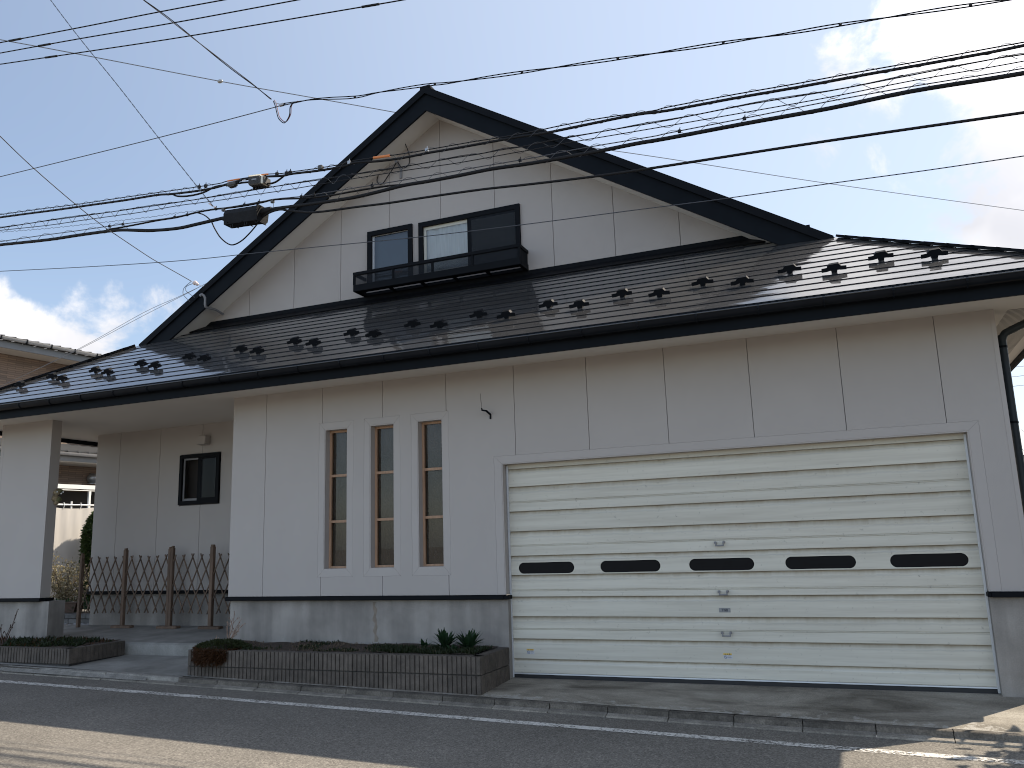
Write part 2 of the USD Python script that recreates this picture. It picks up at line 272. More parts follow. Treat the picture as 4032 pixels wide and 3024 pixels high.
def ico(c, r, sub=2, scale=(1, 1, 1)):
    m = trimesh.creation.icosphere(sub, r); m.vertices = m.vertices * np.array(scale) + np.array(c); return m

# ------------------------------------------------------------------ materials
def mat(name, base, var=0.08, ns=3.0, rough=0.6, bump=0.0, bs=150.0, metallic=0.0, spec=0.5, rnd=0.0, coat=0.0, stretch=None, speck=0.0, dist=0.01, rvar=0.0):
    b = np.array(base, float)
    nd = {'g': ('geometry', {}), 'n': ('noise_texture', {'scale': ns, 'detail': 6.0, 'roughness': 0.6}),
          'r': ('rgb_ramp', {'ramp': [(0.28, tuple(np.clip(b * (1 - var), 0, 1))), (0.72, tuple(np.clip(b * (1 + var), 0, 1)))]}),
          'p': ('principled_bsdf', {'roughness': rough, 'metallic': metallic, 'specular_ior_level': spec, 'coat_weight': coat})}
    lk = [('n.fac', 'r.fac')]
    if stretch:
        nd['mp'] = ('mapping', {'scale': stretch}); lk += [('g.position', 'mp.vector'), ('mp.vector', 'n.vector')]
    else: lk += [('g.position', 'n.vector')]
    col = 'r.color'
    if speck:
        nd['v'] = ('noise_texture', {'scale': bs, 'detail': 2.0}); nd['vr'] = ('map_range', {'from_min': 0.3, 'from_max': 0.7, 'to_min': 1 - speck, 'to_max': 1 + speck, 'clamp': True})
        nd['vm'] = ('vector_math', {'math_type': 'scale'})
        lk += [('g.position', 'v.vector'), ('v.fac', 'vr.value'), (col, 'vm.vector1'), ('vr.result', 'vm.scale')]; col = 'vm.vector'
    if rnd:
        nd['o'] = ('object_info', {}); nd['om'] = ('map_range', {'to_min': 1 - rnd, 'to_max': 1 + rnd}); nd['ov'] = ('vector_math', {'math_type': 'scale'})
        lk += [('o.random', 'om.value'), (col, 'ov.vector1'), ('om.result', 'ov.scale')]; col = 'ov.vector'
    lk.append((col, 'p.base_color'))
    if rvar:
        nd['rr'] = ('map_range', {'from_min': 0.3, 'from_max': 0.7, 'to_min': rough - rvar, 'to_max': rough + rvar}); lk += [('n.fac', 'rr.value'), ('rr.result', 'p.roughness')]
    if bump:
        nd['bn'] = ('noise_texture', {'scale': bs, 'detail': 3.0}); nd['bp'] = ('bump', {'strength': bump, 'distance': dist})
        lk += [('g.position', 'bn.vector'), ('bn.fac', 'bp.height'), ('bp.normal', 'p.normal')]
    return usdkit.material(stage, '/World/Looks/' + name, nd, lk, surface='p.BSDF')
M = {}
M['siding'] = mat('siding_paint', (0.39, 0.358, 0.335), 0.03, 1.2, 0.75, 0.35, 260.0, dist=0.004, speck=0.06, rnd=0.012)
M['siding_trim'] = mat('siding_trim_paint', (0.398, 0.366, 0.343), 0.03, 2.0, 0.75, 0.25, 260.0, dist=0.004, speck=0.05)
M['sealant'] = mat('joint_sealant', (0.11, 0.105, 0.105), 0.15, 4.0, 0.8)
M['soffit'] = mat('soffit_board', (0.62, 0.59, 0.55), 0.03, 1.0, 0.8, speck=0.02, bs=90.0)
M['roof'] = None
M['black_metal'] = mat('black_painted_metal', (0.006, 0.007, 0.009), 0.2, 4.0, 0.5, rvar=0.06, spec=0.07)
M['fascia'] = mat('fascia_metal', (0.007, 0.009, 0.012), 0.18, 3.0, 0.5, 0.1, 6.0, rvar=0.06, spec=0.06)
M['gutter'] = mat('gutter_resin', (0.006, 0.007, 0.009), 0.2, 5.0, 0.3, rvar=0.05, spec=0.1)
M['rim'] = mat('gutter_rim_resin', (0.02, 0.022, 0.025), 0.1, 5.0, 0.16, spec=0.9)
M['downpipe'] = mat('downpipe_resin', (0.022, 0.028, 0.032), 0.15, 5.0, 0.45, spec=0.3)
M['conc'] = None
M['wood'] = mat('window_wood', (0.40, 0.245, 0.155), 0.2, 30.0, 0.6, 0.2, 90.0, stretch=(1, 1, 0.12))
M['oldwood'] = mat('weathered_wood', (0.15, 0.10, 0.07), 0.35, 14.0, 0.85, 0.4, 90.0, stretch=(1, 1, 0.15), rnd=0.25)
M['lattice'] = mat('lattice_wood', (0.12, 0.08, 0.055), 0.3, 14.0, 0.85, 0.3, 90.0, rnd=0.35)
M['alu'] = mat('pale_aluminium', (0.55, 0.56, 0.57), 0.08, 6.0, 0.4, metallic=0.4)
M['white'] = mat('white_paint', (0.72, 0.72, 0.70), 0.05, 5.0, 0.5)
M['steel'] = mat('galvanised_steel', (0.42, 0.42, 0.42), 0.12, 30.0, 0.35, metallic=0.8)
M['rubber'] = mat('black_rubber', (0.012, 0.012, 0.013), 0.2, 8.0, 0.6)
M['cable'] = mat('black_cable', (0.008, 0.008, 0.009), 0.2, 20.0, 0.5, spec=0.2)
M['wire'] = mat('grey_wire', (0.045, 0.047, 0.055), 0.2, 20.0, 0.45)
M['pale_wire'] = mat('pale_wire', (0.20, 0.21, 0.23), 0.2, 20.0, 0.4)
M['orange'] = mat('orange_guard', (0.62, 0.20, 0.06), 0.1, 20.0, 0.5)
M['red_cable'] = mat('dark_red_cable', (0.14, 0.02, 0.02), 0.2, 20.0, 0.5)
M['amp'] = mat('amplifier_casting', (0.075, 0.072, 0.068), 0.25, 12.0, 0.5, metallic=0.3)
M['amp_light'] = mat('amplifier_edge', (0.62, 0.60, 0.52), 0.1, 12.0, 0.5)
M['porcelain'] = mat('porcelain', (0.66, 0.55, 0.52), 0.2, 40.0, 0.25)
M['conduit'] = mat('grey_conduit', (0.20, 0.20, 0.21), 0.12, 10.0, 0.5)
M['soil'] = mat('planter_soil', (0.058, 0.040, 0.029), 0.55, 22.0, 0.95, 0.8, 60.0, dist=0.02)
M['plate'] = mat('name_plate', (0.23, 0.235, 0.24), 0.1, 30.0, 0.45, metallic=0.3)
M['ink'] = mat('dark_ink', (0.03, 0.035, 0.05), 0.1, 30.0, 0.6)
M['ink_blue'] = mat('blue_ink', (0.05, 0.08, 0.16), 0.1, 30.0, 0.6)
M['redink'] = mat('brown_ink', (0.16, 0.06, 0.03), 0.1, 30.0, 0.6)
M['sticker'] = mat('sticker_white', (0.52, 0.52, 0.54), 0.06, 30.0, 0.5)
M['yellow'] = mat('sticker_yellow', (0.62, 0.42, 0.08), 0.12, 30.0, 0.5)
M['pane_dark'] = mat('smoked_acrylic', (0.005, 0.005, 0.006), 0.2, 6.0, 0.35, spec=0.12)
M['curtain'] = mat('lace_curtain', (0.74, 0.75, 0.77), 0.1, 7.0, 0.9, stretch=(6, 1, 0.4))
M['interior'] = mat('dark_room', (0.05, 0.05, 0.055), 0.1, 2.0, 0.9)
M['screen'] = mat('insect_screen', (0.03, 0.033, 0.037), 0.1, 200.0, 0.7)
M['timber_strip'] = mat('brown_flashing', (0.20, 0.165, 0.12), 0.15, 6.0, 0.7)
M['block'] = mat('ribbed_block', (0.088, 0.073, 0.060), 0.35, 9.0, 0.92, 0.6, 120.0, rnd=0.14, speck=0.22, dist=0.006)
M['joint'] = mat('block_mortar', (0.045, 0.042, 0.04), 0.2, 20.0, 0.95)
M['cap'] = mat('block_top', (0.13, 0.13, 0.125), 0.3, 10.0, 0.95, 0.5, 100.0)
M['pebble'] = mat('pebbles', (0.30, 0.30, 0.31), 0.25, 9.0, 0.8)
M['terracotta'] = mat('brown_planter', (0.06, 0.032, 0.02), 0.25, 9.0, 0.8)
M['stone_bed'] = mat('garden_block', (0.13, 0.125, 0.12), 0.3, 6.0, 0.95, 0.5, 60.0, rnd=0.15)

def leafmat(name, c, var=0.35, rnd=0.0):
    c = np.array(c)
    nd = {'g': ('geometry', {}), 'r': ('rgb_ramp', {'ramp': [(0.0, tuple(c * (1 - var))), (1.0, tuple(np.clip(c * (1 + var), 0, 1)))]}),
          'p': ('principled_bsdf', {'roughness': 0.55, 'specular_ior_level': 0.35}), 't': ('translucent_bsdf', {}), 'm': ('mix_closure', {'fac': 0.3})}
    lk = [('g.random_per_island', 'r.fac'), ('r.color', 'p.base_color'), ('r.color', 't.color'), ('p.BSDF', 'm.closure1'), ('t.BSDF', 'm.closure2')]
    return usdkit.material(stage, '/World/Looks/' + name, nd, lk, surface='m.closure')
M['leaf'] = leafmat('dark_green_leaf', (0.035, 0.085, 0.035))
M['leaf_hedge'] = leafmat('hedge_leaf', (0.06, 0.10, 0.025))
M['moss'] = leafmat('moss_green', (0.075, 0.095, 0.032), 0.5)
M['drymoss'] = leafmat('moss_brown', (0.17, 0.075, 0.03), 0.55)
M['grass'] = leafmat('weed_green', (0.062, 0.088, 0.034), 0.55)
M['straw'] = leafmat('dry_straw', (0.32, 0.235, 0.15), 0.4)
M['paleleaf'] = leafmat('pale_leaf', (0.42, 0.36, 0.22), 0.4)
M['twig'] = mat('bare_twig', (0.27, 0.185, 0.14), 0.3, 30.0, 0.8)
M['twig_dark'] = mat('dark_twig', (0.07, 0.045, 0.035), 0.3, 30.0, 0.8)
M['bark'] = mat('bark', (0.10, 0.075, 0.06), 0.3, 12.0, 0.9, 0.6, 40.0)

def glass(name, ior=1.5, tint=(0.93, 0.96, 0.95), wob=0.0):
    nd = {'f': ('fresnel', {'IOR': ior}), 't': ('transparent_bsdf', {'color': tint}), 'g': ('glossy_bsdf', {'color': (1, 1, 1), 'roughness': 0.005}), 'm': ('mix_closure', {})}
    lk = [('f.fac', 'm.fac'), ('t.BSDF', 'm.closure1'), ('g.BSDF', 'm.closure2')]
    return usdkit.material(stage, '/World/Looks/' + name, nd, lk, surface='m.closure')
M['glass'] = glass('window_glass', 1.85)
M['dull_glass'] = glass('dusty_glass', 1.5, (0.85, 0.82, 0.78))
M['mesh_screen'] = usdkit.material(stage, '/World/Looks/insect_mesh', {'t': ('transparent_bsdf', {}), 'd': ('diffuse_bsdf', {'color': (0.014, 0.015, 0.017)}), 'm': ('mix_closure', {'fac': 0.55})},
                                   [('t.BSDF', 'm.closure1'), ('d.BSDF', 'm.closure2')], surface='m.closure')
# polythene film behind the slit windows: grey brown, crumpled
M['film'] = usdkit.material(stage, '/World/Looks/polythene_film',
    {'g': ('geometry', {}), 'mp': ('mapping', {'scale': (5.0, 5.0, 2.2), 'rotation': (0, 0.5, 0)}), 'n': ('noise_texture', {'scale': 3.0, 'detail': 8.0, 'roughness': 0.62, 'distortion': 2.6}),
     'b': ('bump', {'strength': 0.9, 'distance': 0.03}), 'n2': ('noise_texture', {'scale': 1.7, 'detail': 3.0}),
     'r': ('rgb_ramp', {'ramp': [(0.3, (0.062, 0.052, 0.043)), (0.7, (0.15, 0.127, 0.106))]}), 'p': ('principled_bsdf', {'roughness': 0.3, 'specular_ior_level': 0.3})},
    [('g.position', 'mp.vector'), ('mp.vector', 'n.vector'), ('n.fac', 'b.height'), ('b.normal', 'p.normal'), ('g.position', 'n2.vector'), ('n2.fac', 'r.fac'), ('r.color', 'p.base_color')], surface='p.BSDF')
# glossy painted metal roof with faint oil-canning
M['roof'] = usdkit.material(stage, '/World/Looks/roof_metal',
    {'g': ('geometry', {}), 'mp': ('mapping', {'scale': (0.55, 2.5, 2.5)}), 'n': ('noise_texture', {'scale': 1.6, 'detail': 2.0}), 'b': ('bump', {'strength': 0.12, 'distance': 0.05}),
     'n2': ('noise_texture', {'scale': 2.2, 'detail': 6.0, 'roughness': 0.65}), 'rr': ('map_range', {'from_min': 0.3, 'from_max': 0.7, 'to_min': 0.03, 'to_max': 0.075}),
     'r': ('rgb_ramp', {'ramp': [(0.3, (0.034, 0.032, 0.031)), (0.7, (0.046, 0.044, 0.042))]}),
     'p': ('principled_bsdf', {'ior': 2.0, 'specular_ior_level': 0.5, 'metallic': 0.0, 'coat_weight': 0.16, 'coat_roughness': 0.42})},
    [('g.position', 'mp.vector'), ('mp.vector', 'n.vector'), ('n.fac', 'b.height'), ('b.normal', 'p.normal'), ('g.position', 'n2.vector'), ('n2.fac', 'rr.value'), ('rr.result', 'p.roughness'),
     ('n2.fac', 'r.fac'), ('r.color', 'p.base_color')], surface='p.BSDF')
def concrete(name, lo, hi, streak=0.25, spot=0.2, patch_scale=1.6):
    nd = {'g': ('geometry', {}), 'n': ('noise_texture', {'scale': patch_scale, 'detail': 8.0, 'roughness': 0.62}), 'r': ('rgb_ramp', {'ramp': [(0.3, lo), (0.68, hi)]}),
          'mp': ('mapping', {'scale': (5.0, 5.0, 0.5)}), 's': ('noise_texture', {'scale': 1.0, 'detail': 4.0}), 'sr': ('map_range', {'from_min': 0.35, 'from_max': 0.65, 'to_min': 1 - streak, 'to_max': 1.05, 'clamp': True}),
          'v': ('noise_texture', {'scale': 90.0, 'detail': 3.0}), 'vr': ('map_range', {'from_min': 0.3, 'from_max': 0.7, 'to_min': 1 - spot, 'to_max': 1 + spot, 'clamp': True}),
          'm1': ('vector_math', {'math_type': 'scale'}), 'm2': ('vector_math', {'math_type': 'scale'}), 'b': ('bump', {'strength': 0.35, 'distance': 0.006}), 'p': ('principled_bsdf', {'roughness': 0.88, 'specular_ior_level': 0.3})}
    lk = [('g.position', 'n.vector'), ('n.fac', 'r.fac'), ('g.position', 'mp.vector'), ('mp.vector', 's.vector'), ('s.fac', 'sr.value'), ('r.color', 'm1.vector1'), ('sr.result', 'm1.scale'),
          ('g.position', 'v.vector'), ('v.fac', 'vr.value'), ('m1.vector', 'm2.vector1'), ('vr.result', 'm2.scale'), ('m2.vector', 'p.base_color'), ('v.fac', 'b.height'), ('b.normal', 'p.normal')]
    return usdkit.material(stage, '/World/Looks/' + name, nd, lk, surface='p.BSDF')
M['conc'] = concrete('foundation_concrete', (0.21, 0.194, 0.178), (0.35, 0.325, 0.297), 0.25, 0.08)
M['apron'] = usdkit.material(stage, '/World/Looks/apron_concrete',
    {'g': ('geometry', {}), 'mp': ('mapping', {'scale': (0.7, 1.6, 1.0)}), 'n': ('noise_texture', {'scale': 1.5, 'detail': 9.0, 'roughness': 0.66, 'distortion': 0.4}), 'r': ('rgb_ramp', {'ramp': [(0.32, (0.10, 0.087, 0.069)), (0.50, (0.255, 0.229, 0.188)), (0.66, (0.39, 0.356, 0.298))]}),
     'sx': ('separate_xyz', {}), 'yb': ('map_range', {'range_type': 'smoothstep', 'from_min': -0.40, 'from_max': -0.80, 'to_min': 0.0, 'to_max': 0.32, 'clamp': True}), 'n2': ('noise_texture', {'scale': 9.0, 'detail': 8.0, 'roughness': 0.72}),
     'ad': ('math', {'math_type': 'add'}), 'k': ('map_range', {'range_type': 'smoothstep', 'from_min': 0.80, 'from_max': 0.90, 'to_min': 0.0, 'to_max': 0.75, 'clamp': True}), 'mx': ('mix', {'mix_type': 'mix', 'color2': (0.42, 0.40, 0.36)}),
     'v': ('noise_texture', {'scale': 100.0, 'detail': 3.0}), 'vr': ('map_range', {'from_min': 0.3, 'from_max': 0.7, 'to_min': 0.75, 'to_max': 1.25, 'clamp': True}), 'm2': ('vector_math', {'math_type': 'scale'}), 'b': ('bump', {'strength': 0.4, 'distance': 0.006}), 'p': ('principled_bsdf', {'roughness': 0.9, 'specular_ior_level': 0.3})},
    [('g.position', 'mp.vector'), ('mp.vector', 'n.vector'), ('n.fac', 'r.fac'), ('g.position', 'sx.vector'), ('sx.y', 'yb.value'), ('g.position', 'n2.vector'), ('n2.fac', 'ad.value1'), ('yb.result', 'ad.value2'), ('ad.value', 'k.value'), ('k.result', 'mx.fac'), ('r.color', 'mx.color1'),
     ('g.position', 'v.vector'), ('v.fac', 'vr.value'), ('mx.color', 'm2.vector1'), ('vr.result', 'm2.scale'), ('m2.vector', 'p.base_color'), ('v.fac', 'b.height'), ('b.normal', 'p.normal')], surface='p.BSDF')
M['entry'] = concrete('entry_concrete', (0.17, 0.165, 0.15), (0.32, 0.31, 0.285), 0.0, 0.12, 2.2)
M['kerb'] = mat('kerb_concrete', (0.10, 0.088, 0.073), 0.6, 5.0, 0.95, 0.6, 70.0, rnd=0.18, speck=0.3, dist=0.008)
M['kerb_pale'] = mat('kerb_mortar', (0.25, 0.235, 0.21), 0.3, 7.0, 0.95, 0.6, 70.0, speck=0.2, dist=0.008)
M['kerb_strip'] = mat('gutter_concrete', (0.22, 0.20, 0.17), 0.4, 6.0, 0.95, 0.5, 70.0, rnd=0.2, speck=0.25, dist=0.006)
M['patch'] = mat('crack_filler', (0.21, 0.175, 0.14), 0.2, 12.0, 0.9)

def asphalt():
    nd = {'g': ('geometry', {}), 'v': ('voronoi_texture', {'scale': 85.0, 'randomness': 1.0}), 'n': ('noise_texture', {'scale': 210.0, 'detail': 3.0, 'roughness': 0.7}),
          'n3': ('noise_texture', {'scale': 0.7, 'detail': 5.0}), 'r': ('rgb_ramp', {'ramp': [(0.30, (0.10, 0.092, 0.080)), (0.5, (0.168, 0.154, 0.134)), (0.68, (0.255, 0.234, 0.203)), (0.78, (0.42, 0.39, 0.34))]}),
          'a': ('math', {'math_type': 'multiply_add', 'value2': 0.45}), 'vb': ('rgb_to_bw', {}), 'mr': ('map_range', {'from_min': 0.3, 'from_max': 0.7, 'to_min': 0.86, 'to_max': 1.12, 'clamp': True}),
          'sc': ('vector_math', {'math_type': 'scale'}), 'b': ('bump', {'strength': 0.55, 'distance': 0.006}), 'p': ('principled_bsdf', {'roughness': 0.9, 'specular_ior_level': 0.3}), 'h': ('math', {'math_type': 'multiply', 'value2': 0.55})}
    lk = [('g.position', 'v.vector'), ('g.position', 'n.vector'), ('g.position', 'n3.vector'), ('v.color', 'vb.color'), ('n.fac', 'h.value1'), ('vb.val', 'a.value1'), ('h.value', 'a.value3'), ('a.value', 'r.fac'),
          ('n3.fac', 'mr.value'), ('r.color', 'sc.vector1'), ('mr.result', 'sc.scale'), ('sc.vector', 'p.base_color'), ('a.value', 'b.height'), ('b.normal', 'p.normal')]
    return usdkit.material(stage, '/World/Looks/asphalt', nd, lk, surface='p.BSDF')
M['asphalt'] = asphalt()
# worn road paint: white with asphalt showing through
M['line'] = usdkit.material(stage, '/World/Looks/worn_road_paint',
    {'g': ('geometry', {}), 'n': ('noise_texture', {'scale': 38.0, 'detail': 6.0, 'roughness': 0.72}), 'n2': ('noise_texture', {'scale': 5.0, 'detail': 2.0}), 'a': ('math', {'math_type': 'multiply_add', 'value2': 0.25}),
     'k': ('map_range', {'range_type': 'smoothstep', 'from_min': 0.56, 'from_max': 0.63, 'to_min': 0.0, 'to_max': 1.0, 'clamp': True}),
     'p': ('principled_bsdf', {'base_color': (0.68, 0.65, 0.60), 'roughness': 0.7}), 't': ('transparent_bsdf', {}), 'm': ('mix_closure', {})},
    [('g.position', 'n.vector'), ('g.position', 'n2.vector'), ('n2.fac', 'a.value1'), ('n.fac', 'a.value3'), ('a.value', 'k.value'), ('k.result', 'm.fac'), ('t.BSDF', 'm.closure1'), ('p.BSDF', 'm.closure2')], surface='m.closure')
# cream shutter enamel with horizontal grime, browner slat tops, painted bluish crease reflection
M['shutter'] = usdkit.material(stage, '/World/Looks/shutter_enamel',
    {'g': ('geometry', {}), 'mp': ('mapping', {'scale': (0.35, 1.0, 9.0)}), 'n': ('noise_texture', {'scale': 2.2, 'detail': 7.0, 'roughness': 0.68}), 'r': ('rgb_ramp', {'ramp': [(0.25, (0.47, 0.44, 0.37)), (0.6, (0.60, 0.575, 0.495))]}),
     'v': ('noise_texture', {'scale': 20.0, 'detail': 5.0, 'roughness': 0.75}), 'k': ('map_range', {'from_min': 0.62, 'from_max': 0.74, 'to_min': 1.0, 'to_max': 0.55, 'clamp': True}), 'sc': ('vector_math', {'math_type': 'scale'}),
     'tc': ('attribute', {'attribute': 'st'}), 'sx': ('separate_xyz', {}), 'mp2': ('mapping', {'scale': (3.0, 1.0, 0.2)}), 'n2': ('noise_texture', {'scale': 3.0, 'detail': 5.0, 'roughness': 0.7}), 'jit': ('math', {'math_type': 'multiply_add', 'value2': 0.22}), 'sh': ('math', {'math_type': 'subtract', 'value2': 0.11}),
     'gr': ('rgb_ramp', {'ramp': [(0.0, (0.96, 0.95, 0.93)), (0.05, (1.0, 1.0, 1.0)), (0.70, (1.0, 1.0, 1.0)), (0.76, (0.88, 0.89, 0.92)), (0.80, (0.98, 0.97, 0.95)), (1.0, (0.52, 0.45, 0.36))]}), 'slat_bands': ('mix', {'mix_type': 'multiply', 'fac': 1.0}),
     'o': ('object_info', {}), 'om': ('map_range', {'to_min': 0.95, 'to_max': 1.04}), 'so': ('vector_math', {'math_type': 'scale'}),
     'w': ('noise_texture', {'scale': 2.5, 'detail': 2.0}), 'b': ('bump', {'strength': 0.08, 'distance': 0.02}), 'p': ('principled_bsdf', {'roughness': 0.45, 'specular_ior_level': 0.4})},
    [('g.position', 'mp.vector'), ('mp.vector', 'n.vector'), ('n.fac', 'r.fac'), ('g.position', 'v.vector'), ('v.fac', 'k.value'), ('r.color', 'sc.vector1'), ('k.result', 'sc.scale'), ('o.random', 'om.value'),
     ('tc.vector', 'sx.vector'), ('g.position', 'mp2.vector'), ('mp2.vector', 'n2.vector'), ('n2.fac', 'jit.value1'), ('sx.y', 'jit.value3'), ('jit.value', 'sh.value1'), ('sh.value', 'gr.fac'), ('sc.vector', 'slat_bands.color1'), ('gr.color', 'slat_bands.color2'),
     ('slat_bands.color', 'so.vector1'), ('om.result', 'so.scale'), ('so.vector', 'p.base_color'), ('g.position', 'w.vector'), ('w.fac', 'b.height'), ('b.normal', 'p.normal')], surface='p.BSDF')
def brickwall(name, c1, c2, mortar, w, h):
    return usdkit.material(stage, '/World/Looks/' + name,
        {'tc': ('geometry', {}), 'mp': ('mapping', {'rotation': (math.pi / 2, 0, math.radians(-83.5)), 'scale': (1, 1, 1)}), 'sx': ('separate_xyz', {}), 'cx': ('combine_xyz', {}),
         'b': ('brick_texture', {'color1': c1, 'color2': c2, 'mortar': mortar, 'scale': 1.0, 'mortar_size': 0.004, 'brick_width': w, 'row_height': h, 'bias': 0.1}), 'p': ('principled_bsdf', {'roughness': 0.9})},
        [('tc.position', 'sx.vector'), ('sx.y', 'cx.x'), ('sx.z', 'cx.y'), ('cx.vector', 'b.vector'), ('b.color', 'p.base_color')], surface='p.BSDF')
M['neighbour_wall'] = brickwall('neighbour_siding', (0.30, 0.215, 0.16), (0.20, 0.15, 0.12), (0.10, 0.08, 0.065), 0.42, 0.055)
M['far_wall'] = brickwall('far_siding', (0.30, 0.22, 0.16), (0.24, 0.18, 0.14), (0.12, 0.1, 0.09), 0.4, 0.07)
M['far_roof'] = mat('far_roof', (0.045, 0.047, 0.05), 0.15, 2.0, 0.7, spec=0.2)
M['sheet'] = usdkit.material(stage, '/World/Looks/white_sheet',
    {'d': ('principled_bsdf', {'base_color': (0.62, 0.585, 0.54), 'roughness': 0.8}), 't': ('translucent_bsdf', {'color': (0.55, 0.52, 0.48)}), 'm': ('mix_closure', {'fac': 0.2})},
    [('d.BSDF', 'm.closure1'), ('t.BSDF', 'm.closure2')], surface='m.closure')
M['ground'] = mat('gravelly_ground', (0.15, 0.135, 0.115), 0.3, 1.5, 0.95, 0.5, 30.0)
M['olive'] = mat('olive_felt', (0.11, 0.105, 0.05), 0.4, 30.0, 0.9)
M['tan'] = mat('tan_felt', (0.22, 0.17, 0.10), 0.4, 30.0, 0.9)
M['nb_fascia'] = mat('grey_fascia', (0.16, 0.17, 0.18), 0.08, 3.0, 0.45)
M['nb_gutter'] = mat('old_gutter', (0.30, 0.30, 0.30), 0.1, 5.0, 0.28, metallic=0.3)
M['closure'] = mat('closure_plastic', (0.008, 0.008, 0.009), 0.3, 10.0, 0.6, 0.3, 40.0, spec=0.15)
M['bronze'] = mat('weathered_cable', (0.10, 0.075, 0.055), 0.3, 20.0, 0.45)

# ================================================================== the setting: road, kerb, pavement
def zr(x):
    """height of the kerb top: the street falls gently to the right and levels off far away."""
    return 0.042 - 0.0228 * 14.0 * np.tanh((np.asarray(x, float) - 3.46) / 14.0)
def strip(xs, ys, zf, name, mat_, **kw):
    X, Yv = np.meshgrid(xs, ys); Z = zf(X, Yv)
    v = np.c_[X.ravel(), Yv.ravel(), Z.ravel()]; n = len(xs); f = []
    for j in range(len(ys) - 1):
        for i in range(n - 1):
            a = j * n + i; f += [(a, a + 1, a + n + 1), (a, a + n + 1, a + n)]
    return obj(name, TM(v, f), mat_, **kw)
XS = np.r_[-400, -150, -60, np.arange(-30, 30.1, 1.0), 60, 150, 400]
strip(XS, [-400, -120, -40, -20.0], lambda X, Yv: zr(X) - 0.09, 'ground', M['ground'], kind='structure', smooth=True)
strip(XS, [-16.0, -7.0, -3.0, -0.99], lambda X, Yv: zr(X) - 0.08, 'road', M['asphalt'], kind='structure', smooth=True)
strip(XS, [-20.0, -16.0], lambda X, Yv: zr(X) - 0.085, 'verge', M['ground'], kind='structure', smooth=True)
strip(np.arange(-30, 30.1, 1.0), [-1.545, -1.42], lambda X, Yv: zr(X) - 0.076, 'road_edge_line', M['line'], kind='structure', label='worn white line painted along the road edge')
strip(XS, [-0.8, 0.02, 40, 120, 400.0], lambda X, Yv: np.where(Yv < 0.03, zr(X) - 0.10, 0.25 * (X < -5) - 0.02 * (X > 9) - 0.12), 'terrain', M['ground'], kind='structure')
# yard beside the house, at the height of the entry floor
obj('yard_ground', box(-13.2, 1.45, -0.3, -4.9, 24, 0.405), M['ground'], kind='structure')

kerb = thing('kerb', kind='structure', base=(2, -0.93, 0))
prof = Polygon([(-0.936, -0.25), (-0.936, -0.052), (-0.931, -0.008), (-0.922, -0.001), (-0.852, 0.0), (-0.852, -0.25)])
for k in range(-20, 12):
    x0 = 5.476 + 0.5935 * k + 0.004; x1 = x0 + 0.5935 - 0.008
    m = extr_x(prof, x0, x1); jz, jy = R.uniform(-0.004, 0.004), R.uniform(-0.006, 0.006)
    v = m.vertices.copy(); v[:, 2] += zr(v[:, 0]) + jz; v[:, 1] += jy
    pale = -3.3 < x0 < -1.0
    m2_ = extr_x(Polygon([(-1.004, -0.25), (-1.004, -0.067), (-0.937, -0.052), (-0.937, -0.25)]), x0, x1); v2 = m2_.vertices.copy(); v2[:, 2] += zr(v2[:, 0]) + jz; v2[:, 1] += jy
    obj('gutter_stone', TM(v2, m2_.faces), M['kerb_strip'], kerb)
    obj('kerb_stone', TM(v, m.faces), M['kerb_pale'] if pale else M['kerb'], kerb)
# mortar ramp laid in front of the kerb at the entry
xs = np.linspace(-3.55, -0.95, 14); pv = []; 
for i, x in enumerate(xs):
    w = 0.055 + 0.02 * math.sin(3.1 * i) - (0.03 if i in (0, 13) else 0)
    pv += [(x, -0.90, float(zr(x)) + 0.004), (x, -0.935 - w, float(zr(x)) - 0.055)]
obj('mortar_ramp', quadmesh(pv, [(2 * i, 2 * i + 1, 2 * i + 3, 2 * i + 2) for i in range(len(xs) - 1)]), M['kerb_pale'], kerb)

# sloping concrete apron in front of the garage, entry slab, footing under the planters
def apron_z(X, Yv):
    t = np.clip((Yv + 0.85) / 0.97, 0, 1); t = t * t * (3 - 2 * t) * 0.35 + t * 0.65
    return zr(X) + 0.002 + (0.083 - zr(X) - 0.002) * t
strip(np.arange(3.47, 14.1, 0.35), np.linspace(-0.848, 0.2, 8), apron_z, 'apron', M['apron'], kind='structure', smooth=True)
def slab_z(X, Yv):
    t = np.clip((Yv + 0.85) / 1.1, 0, 1); return zr(X) + 0.003 + (0.2 - zr(X)) * t
strip(np.arange(-6.4, -0.2, 0.3), np.linspace(-0.848, 0.26, 6), slab_z, 'entry_slab', M['entry'], kind='structure', smooth=True)
strip(np.arange(-0.6, 3.75, 0.35), np.linspace(-0.848, 0.02, 3), lambda X, Yv: zr(X) + 0.001, 'planter_footing', M['apron'], kind='structure')
# porch floor, one step up
prof = Polygon([(0.24, -0.1), (0.225, 0.345), (0.245, 0.37), (0.9, 0.405), (1.7, 0.452), (1.7, -0.1)])
obj('porch_floor', extr_x(prof, -5.6, -0.57), M['entry'], kind='structure')

# ================================================================== the house
HOUSE = thing('house', 'pale grey panelled house with glossy black metal roof and white garage shutter', 'house', base=(1.77, 0, 0))
KR, ZE, YE = 0.612, 3.875, -0.70
XL, XR, XA = -5.82, 9.40, 1.79
def zf(y): return ZE + KR * (y - YE)          # front slope
def zs(x): return ZE + KR * (XR - x) if x > XA else ZE + KR * (x - XL)   # side slopes
ZSOF = 3.69

